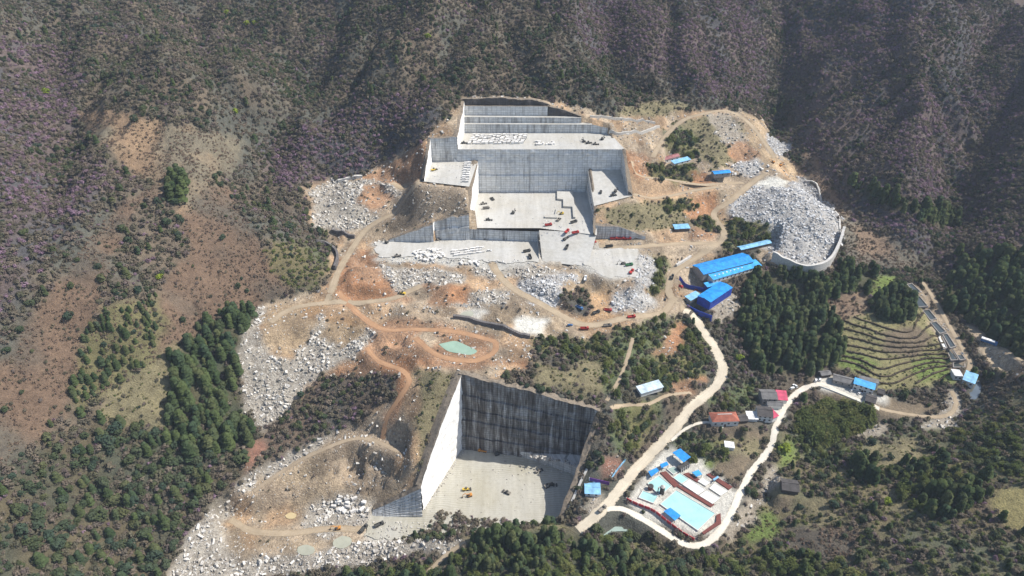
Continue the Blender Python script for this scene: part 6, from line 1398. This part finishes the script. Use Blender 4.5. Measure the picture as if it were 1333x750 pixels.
m = ok & (zz == ZC['outcrop'][0]) & (u < .06 + .3 * smooth(.45, .62, gp)); add('rock', x[m], y[m], z[m], px[m], py[m], d[m], .45 + 1.7 * sz[m])
m = ok & (zz == ZC['waste'][0]) & (u < .04 + .2 * smooth(.52, .66, gp)); add('rock', x[m], y[m], z[m], px[m], py[m], d[m], .4 + 1.1 * sz[m])
m = ok & (zz == ZC['stones'][0]) & (u < .3 * smooth(.3, .5, gp)); add('rock', x[m], y[m], z[m], px[m], py[m], d[m], .7 + 1.6 * sz[m])
# lone trees and small groups one can point at
SOLO = [('broad', 176, 158, 3.4, 'dark round tree alone near top of the tan clearing'), ('broad', 218, 293, 3.6, 'dark tree alone on the brown slope below the conifer group'), ('broad', 281, 233, 3.0, 'round tree at right edge of the tan clearing'),
 ('broad', 160, 301, 3.2, 'tree on brown slope, upper one of the diagonal line'), ('broad', 168, 316, 3.0, 'tree on brown slope, second in the diagonal line'), ('broad', 157, 350, 3.0, 'tree on brown slope, third in the diagonal line'), ('broad', 133, 366, 3.2, 'tree on brown slope, fourth in the diagonal line'), ('broad', 90, 415, 3.2, 'tree on brown slope, lowest in the diagonal line'),
 ('lime', 296, 19, 3.2, 'bright lime green tree high on left mountain, leftmost of three'), ('lime', 322, 33, 3.2, 'bright lime green tree high on left mountain, middle of three'), ('lime', 332, 32, 2.8, 'bright lime green tree high on left mountain, right of three'), ('lime', 60, 122, 3.2, 'lime green tree alone at the far left'), ('lime', 307, 148, 3.2, 'lime green tree at right corner of the tan clearing'), ('lime', 557, 50, 3.0, 'lime green tree on the ridge above the quarry'),
 ('lime', 208, 363, 2.4, 'pale green tree on the brown slope above the young conifers'), ('lime', 962, 468, 3.0, 'fresh green tree left of the dark conifer wood'), ('lime', 1020, 588, 4.2, 'fresh green tree beside valley road below the village'), ('lime', 1154, 655, 2.6, 'bright green shrubby tree on lower right slope')]
for k, (dx_, dy_) in enumerate(((-6,-8),(2,-11),(10,-4),(-9,4),(0,1),(8,7),(-3,11),(5,17),(-8,16))): SOLO.append(('conifer', 231 + dx_, 243 + dy_, 12 + (k % 3), 'dark conifer in the small tight group on the tan clearing'))
PROTO['lime'] = [proto_mesh('crown', leaf_cloud(_r, 110, 1.0, 0.3, 1.7, 0.4, .6), LM['lime'])]
SOLO_PTS = []
for kind, px, py, s_, lab in SOLO:
    p = hit(px, py); e = empty('conifer_tree' if kind == 'conifer' else 'broadleaf_tree', p, RNG.uniform(0, 6)); tag(e, lab, 'tree', 'conifers on the tan clearing' if kind == 'conifer' else None)
    e.scale = (s_,) * 3
    tm = trunk_mesh('trunk', _r, 1.0 if kind != 'conifer' else .9, .08 if kind != 'conifer' else .018, 4 if kind != 'conifer' else 0, .5)
    for nm_, me_ in (('trunk', tm), ('crown', PROTO[kind][RNG.randint(len(PROTO[kind]))])):
        c_ = bpy.data.objects.new(nm_, me_); COL.objects.link(c_); c_.parent = e
# loose stone on the quarry floors and at the foot of the walls
_q = np.random.RandomState(909)
def litter(kind, n, z, fx, s0, s1):
    P = np.array([G(*fx(), z) for _ in range(n)]); px, py, d = project(P[:, 0], P[:, 1], P[:, 2]); add(kind, P[:, 0], P[:, 1], P[:, 2] + .1, px, py, d, _q.uniform(s0, s1, n) ** 1.0)
U = _q.uniform
litter('rockg', 90, ZA, lambda: (U(495, 690), 343 - abs(_q.normal(0, 5))), .5, 1.3); litter('rockg', 50, Z3, lambda: (U(700, 765), U(285, 304)), .4, 1.1); litter('rockg', 40, Z3, lambda: (U(625, 740), U(255, 295)), .3, .8)
litter('rock', 90, ZL, lambda: (U(480, 560), U(680, 702)), .4, 1.2); litter('rock', 60, ZL, lambda: (U(560, 700), U(610, 690)), .3, .8); litter('rock', 60, ZL, lambda: (U(640, 745), 590 + U(0, 1) * 3 + (U(0, 1)) * 30), .4, 1.2)
litter('rock', 90, ZL + 10, lambda: (lambda t: (690 + 62 * t, 590 + 12 * t + U(0, 5)))(U(0, 1)), .6, 1.6)
litter('rockg', 110, Z3, lambda: (U(626, 745), 250.5 + abs(_q.normal(0, .8))), .3, .9); litter('rockg', 80, ZA, lambda: (U(570, 700), 314 + abs(_q.normal(0, 1))), .3, .9); litter('rock', 120, ZL, lambda: (lambda t: (606 - 56 * t + abs(_q.normal(0, 3)), 580 + 85 * t))(U(0, 1)), .3, .9)
litter('rockg', 60, 68.2, lambda: (U(750, 826), U(327, 360)), .3, .8); litter('rockg', 40, Z2, lambda: (U(556, 602), U(214, 240)), .3, .9); litter('rockg', 60, Z1, lambda: (U(600, 800), U(176, 193)), .3, .8)
INFO = {
 'shrub': ('brushwood', 'brown and olive brushwood covering the mountain slopes', 'brushwood', 'shrub', 'brown leafless shrub', 'shrub', 'leafless shrubs'),
 'flower': ('blossom_thicket', 'pinkish purple blossoming thicket spread over the slopes', 'thicket', 'flowering_shrub', 'pinkish purple flowering shrub', 'shrub', 'flowering shrubs'),
 'broad': ('evergreen_wood', 'far evergreen broadleaf wood scattered over the slopes', 'wood', 'broadleaf_tree', 'rounded evergreen broadleaf tree', 'tree', 'broadleaf trees'),
 'conifer': ('conifer_wood', 'far stands of dark pointed conifers', 'wood', 'conifer_tree', 'dark pointed conifer', 'tree', 'conifers'),
 'bamboo': ('bamboo_grove', 'feathery bamboo grove', 'bamboo', 'bamboo_clump', 'feathery bamboo clump', 'bamboo', 'bamboo clumps'),
 'lowbush': ('bush_cover', 'yellow green low bushes spread over banks and slopes', 'bushes', 'low_bush', 'yellow green low bush', 'bush', 'low bushes'),
 'tuft': ('bracken', 'reddish brown dry bracken covering the cleared slope', 'bracken', None, None, None, None), 'grass': ('grass', 'short dry grass on banks and terraces', 'grass', None, None, None, None),
 'rock': ('rubble', 'white granite rubble tipped down the slopes', 'rubble', 'boulder', 'pale granite boulder', 'boulder', 'pale boulders'),
 'rockg': ('grey_rubble', 'grey granite rubble of the spoil heaps', 'rubble', 'boulder', 'grey granite boulder', 'boulder', 'grey boulders'),
}
def rock_place(px, py):
    if px > 940: return 'on the big spoil heap right of the quarry'
    if px < 560 and py < 312: return 'on the tip left of the upper quarry'
    if px < 500 and py < 570 and py > 380: return 'on the long rubble tip above the gully'
    if py > 540 and px < 560: return 'along the edge of the lower waste ground'
    if px > 770 and py < 420: return 'on the heap beside the haul road'
    if px > 740: return 'by the stream and main road'
    return 'on the tips below the big yard'
trunks = {'bamboo': trunk_mesh('culms', _r, 1.4, .03, 6, .4), 'broad': trunk_mesh('trunk', _r, 1.3, .09, 4, .5), 'conifer': trunk_mesh('trunk', _r, .9, .018, 0)}
for kind, L in KIND.items():
    if not L: continue
    A = np.array(L); n = len(A); rg = np.random.RandomState(len(kind) + 40)
    sname, slab, scat, iname, ilab, icat, igrp = INFO[kind]
    rot = np.zeros((n, 3)); rot[:, 2] = rg.uniform(0, 6.28, n)
    if kind in ('rock', 'rockg'): rot[:, 0] = rg.normal(0, .45, n); rot[:, 1] = rg.normal(0, .45, n)
    s = A[:, 6]; sc = np.c_[s * rg.uniform(.85, 1.2, n), s * rg.uniform(.85, 1.2, n), s * rg.uniform(.8, 1.15, n)]
    if kind == 'conifer': sc[:, 0] = s * rg.uniform(.8, 1.15, n); sc[:, 1] = sc[:, 0]; sc[:, 2] = s
    if kind in ('rock', 'rockg'): sc[:, 0] *= 1.2; sc[:, 2] *= .9
    pid = rg.randint(0, len(PROTO[kind]), n)
    pick = np.zeros(n, bool)
    if iname:
        vis = (A[:, 3] > 3) & (A[:, 3] < 1330) & (A[:, 4] > 3) & (A[:, 4] < 752)
        order = np.argsort(np.where(vis, -s / A[:, 5] * (1.0 if kind not in ('conifer',) else 1.0), 0))[:(150 if kind in ('rock', 'rockg') else 300)]
        pick[order[vis[order]]] = True
        PL = [rock_place(A[k, 3], A[k, 4]) if kind in ('rock', 'rockg') else area_of(A[k, 3], A[k, 4]) for k in range(n) if pick[k]]
        PK = np.nonzero(pick)[0]; med = {}
        for pl_ in set(PL):
            idx = PK[[q for q in range(len(PL)) if PL[q] == pl_]]; med[pl_] = [np.percentile(A[idx, c_], (33, 67)) for c_ in (3, 4, 6)]
        for k, place in zip(PK, PL):
            mx, my, ms = med[place]
            hor = 'left' if A[k, 3] < mx[0] else ('right' if A[k, 3] > mx[1] else ''); ver = 'upper' if A[k, 4] < my[0] else ('lower' if A[k, 4] > my[1] else '')
            where = ((ver + ' ' + hor).strip() if hor or ver else 'middle') + ' part'
            big = {'conifer': ('slender', 'tall'), 'broad': ('smaller', 'large')}.get(kind, ('small', 'big')); szw = big[0] + ' ' if s[k] < ms[0] else (big[1] + ' ' if s[k] > ms[1] else '')
            lab = szw + ilab + ' ' + place + ', ' + where; grp = igrp + ' ' + place
            if kind in trunks:
                e = empty(iname, A[k, :3] - np.array([0, 0, .1]), rot[k, 2]); e.scale = sc[k]; tag(e, lab, icat, grp)
                for nm_, me_ in (('trunk', trunks[kind]), ('crown', PROTO[kind][pid[k]])):
                    if kind == 'bamboo': nm_ = {'trunk': 'culms', 'crown': 'leaves'}[nm_]
                    c_ = bpy.data.objects.new(nm_, me_); COL.objects.link(c_); c_.parent = e
            else:
                o = bpy.data.objects.new(iname, PROTO[kind][pid[k]]); COL.objects.link(o)
                o.location = A[k, :3]; o.rotation_euler = rot[k]; o.scale = sc[k]; tag(o, lab, icat, grp)
    r = ~pick
    if r.sum(): scatter(sname, kind, A[r, :3], rot[r], sc[r], pid[r], slab, scat)
    print('PLANTED', kind, n)
# ------------------------------------------------------------------ the air of the valley
hm = bpy.data.materials.new('valley_haze'); hm.use_nodes = True; hn = hm.node_tree; hn.nodes.clear()
ho = hn.nodes.new('ShaderNodeOutputMaterial'); hv = hn.nodes.new('ShaderNodeVolumePrincipled')
hv.inputs['Color'].default_value = (0.74, 0.85, 1.0, 1); hv.inputs['Density'].default_value = 0.00007; hv.inputs['Anisotropy'].default_value = 0.0
hn.links.new(hv.outputs[0], ho.inputs['Volume'])
hz = MB().box(XS[0] - 20, XS[-1] + 20, YS[0] - 20, YS[-1] + 20, float(H.min()) - 6, max(float(H.max()), CAM_H) + 25).build('haze', hm); tag(hz, kind='stuff')
hz['label'] = 'thin pale blue haze filling the valley air'; hz['category'] = 'haze'
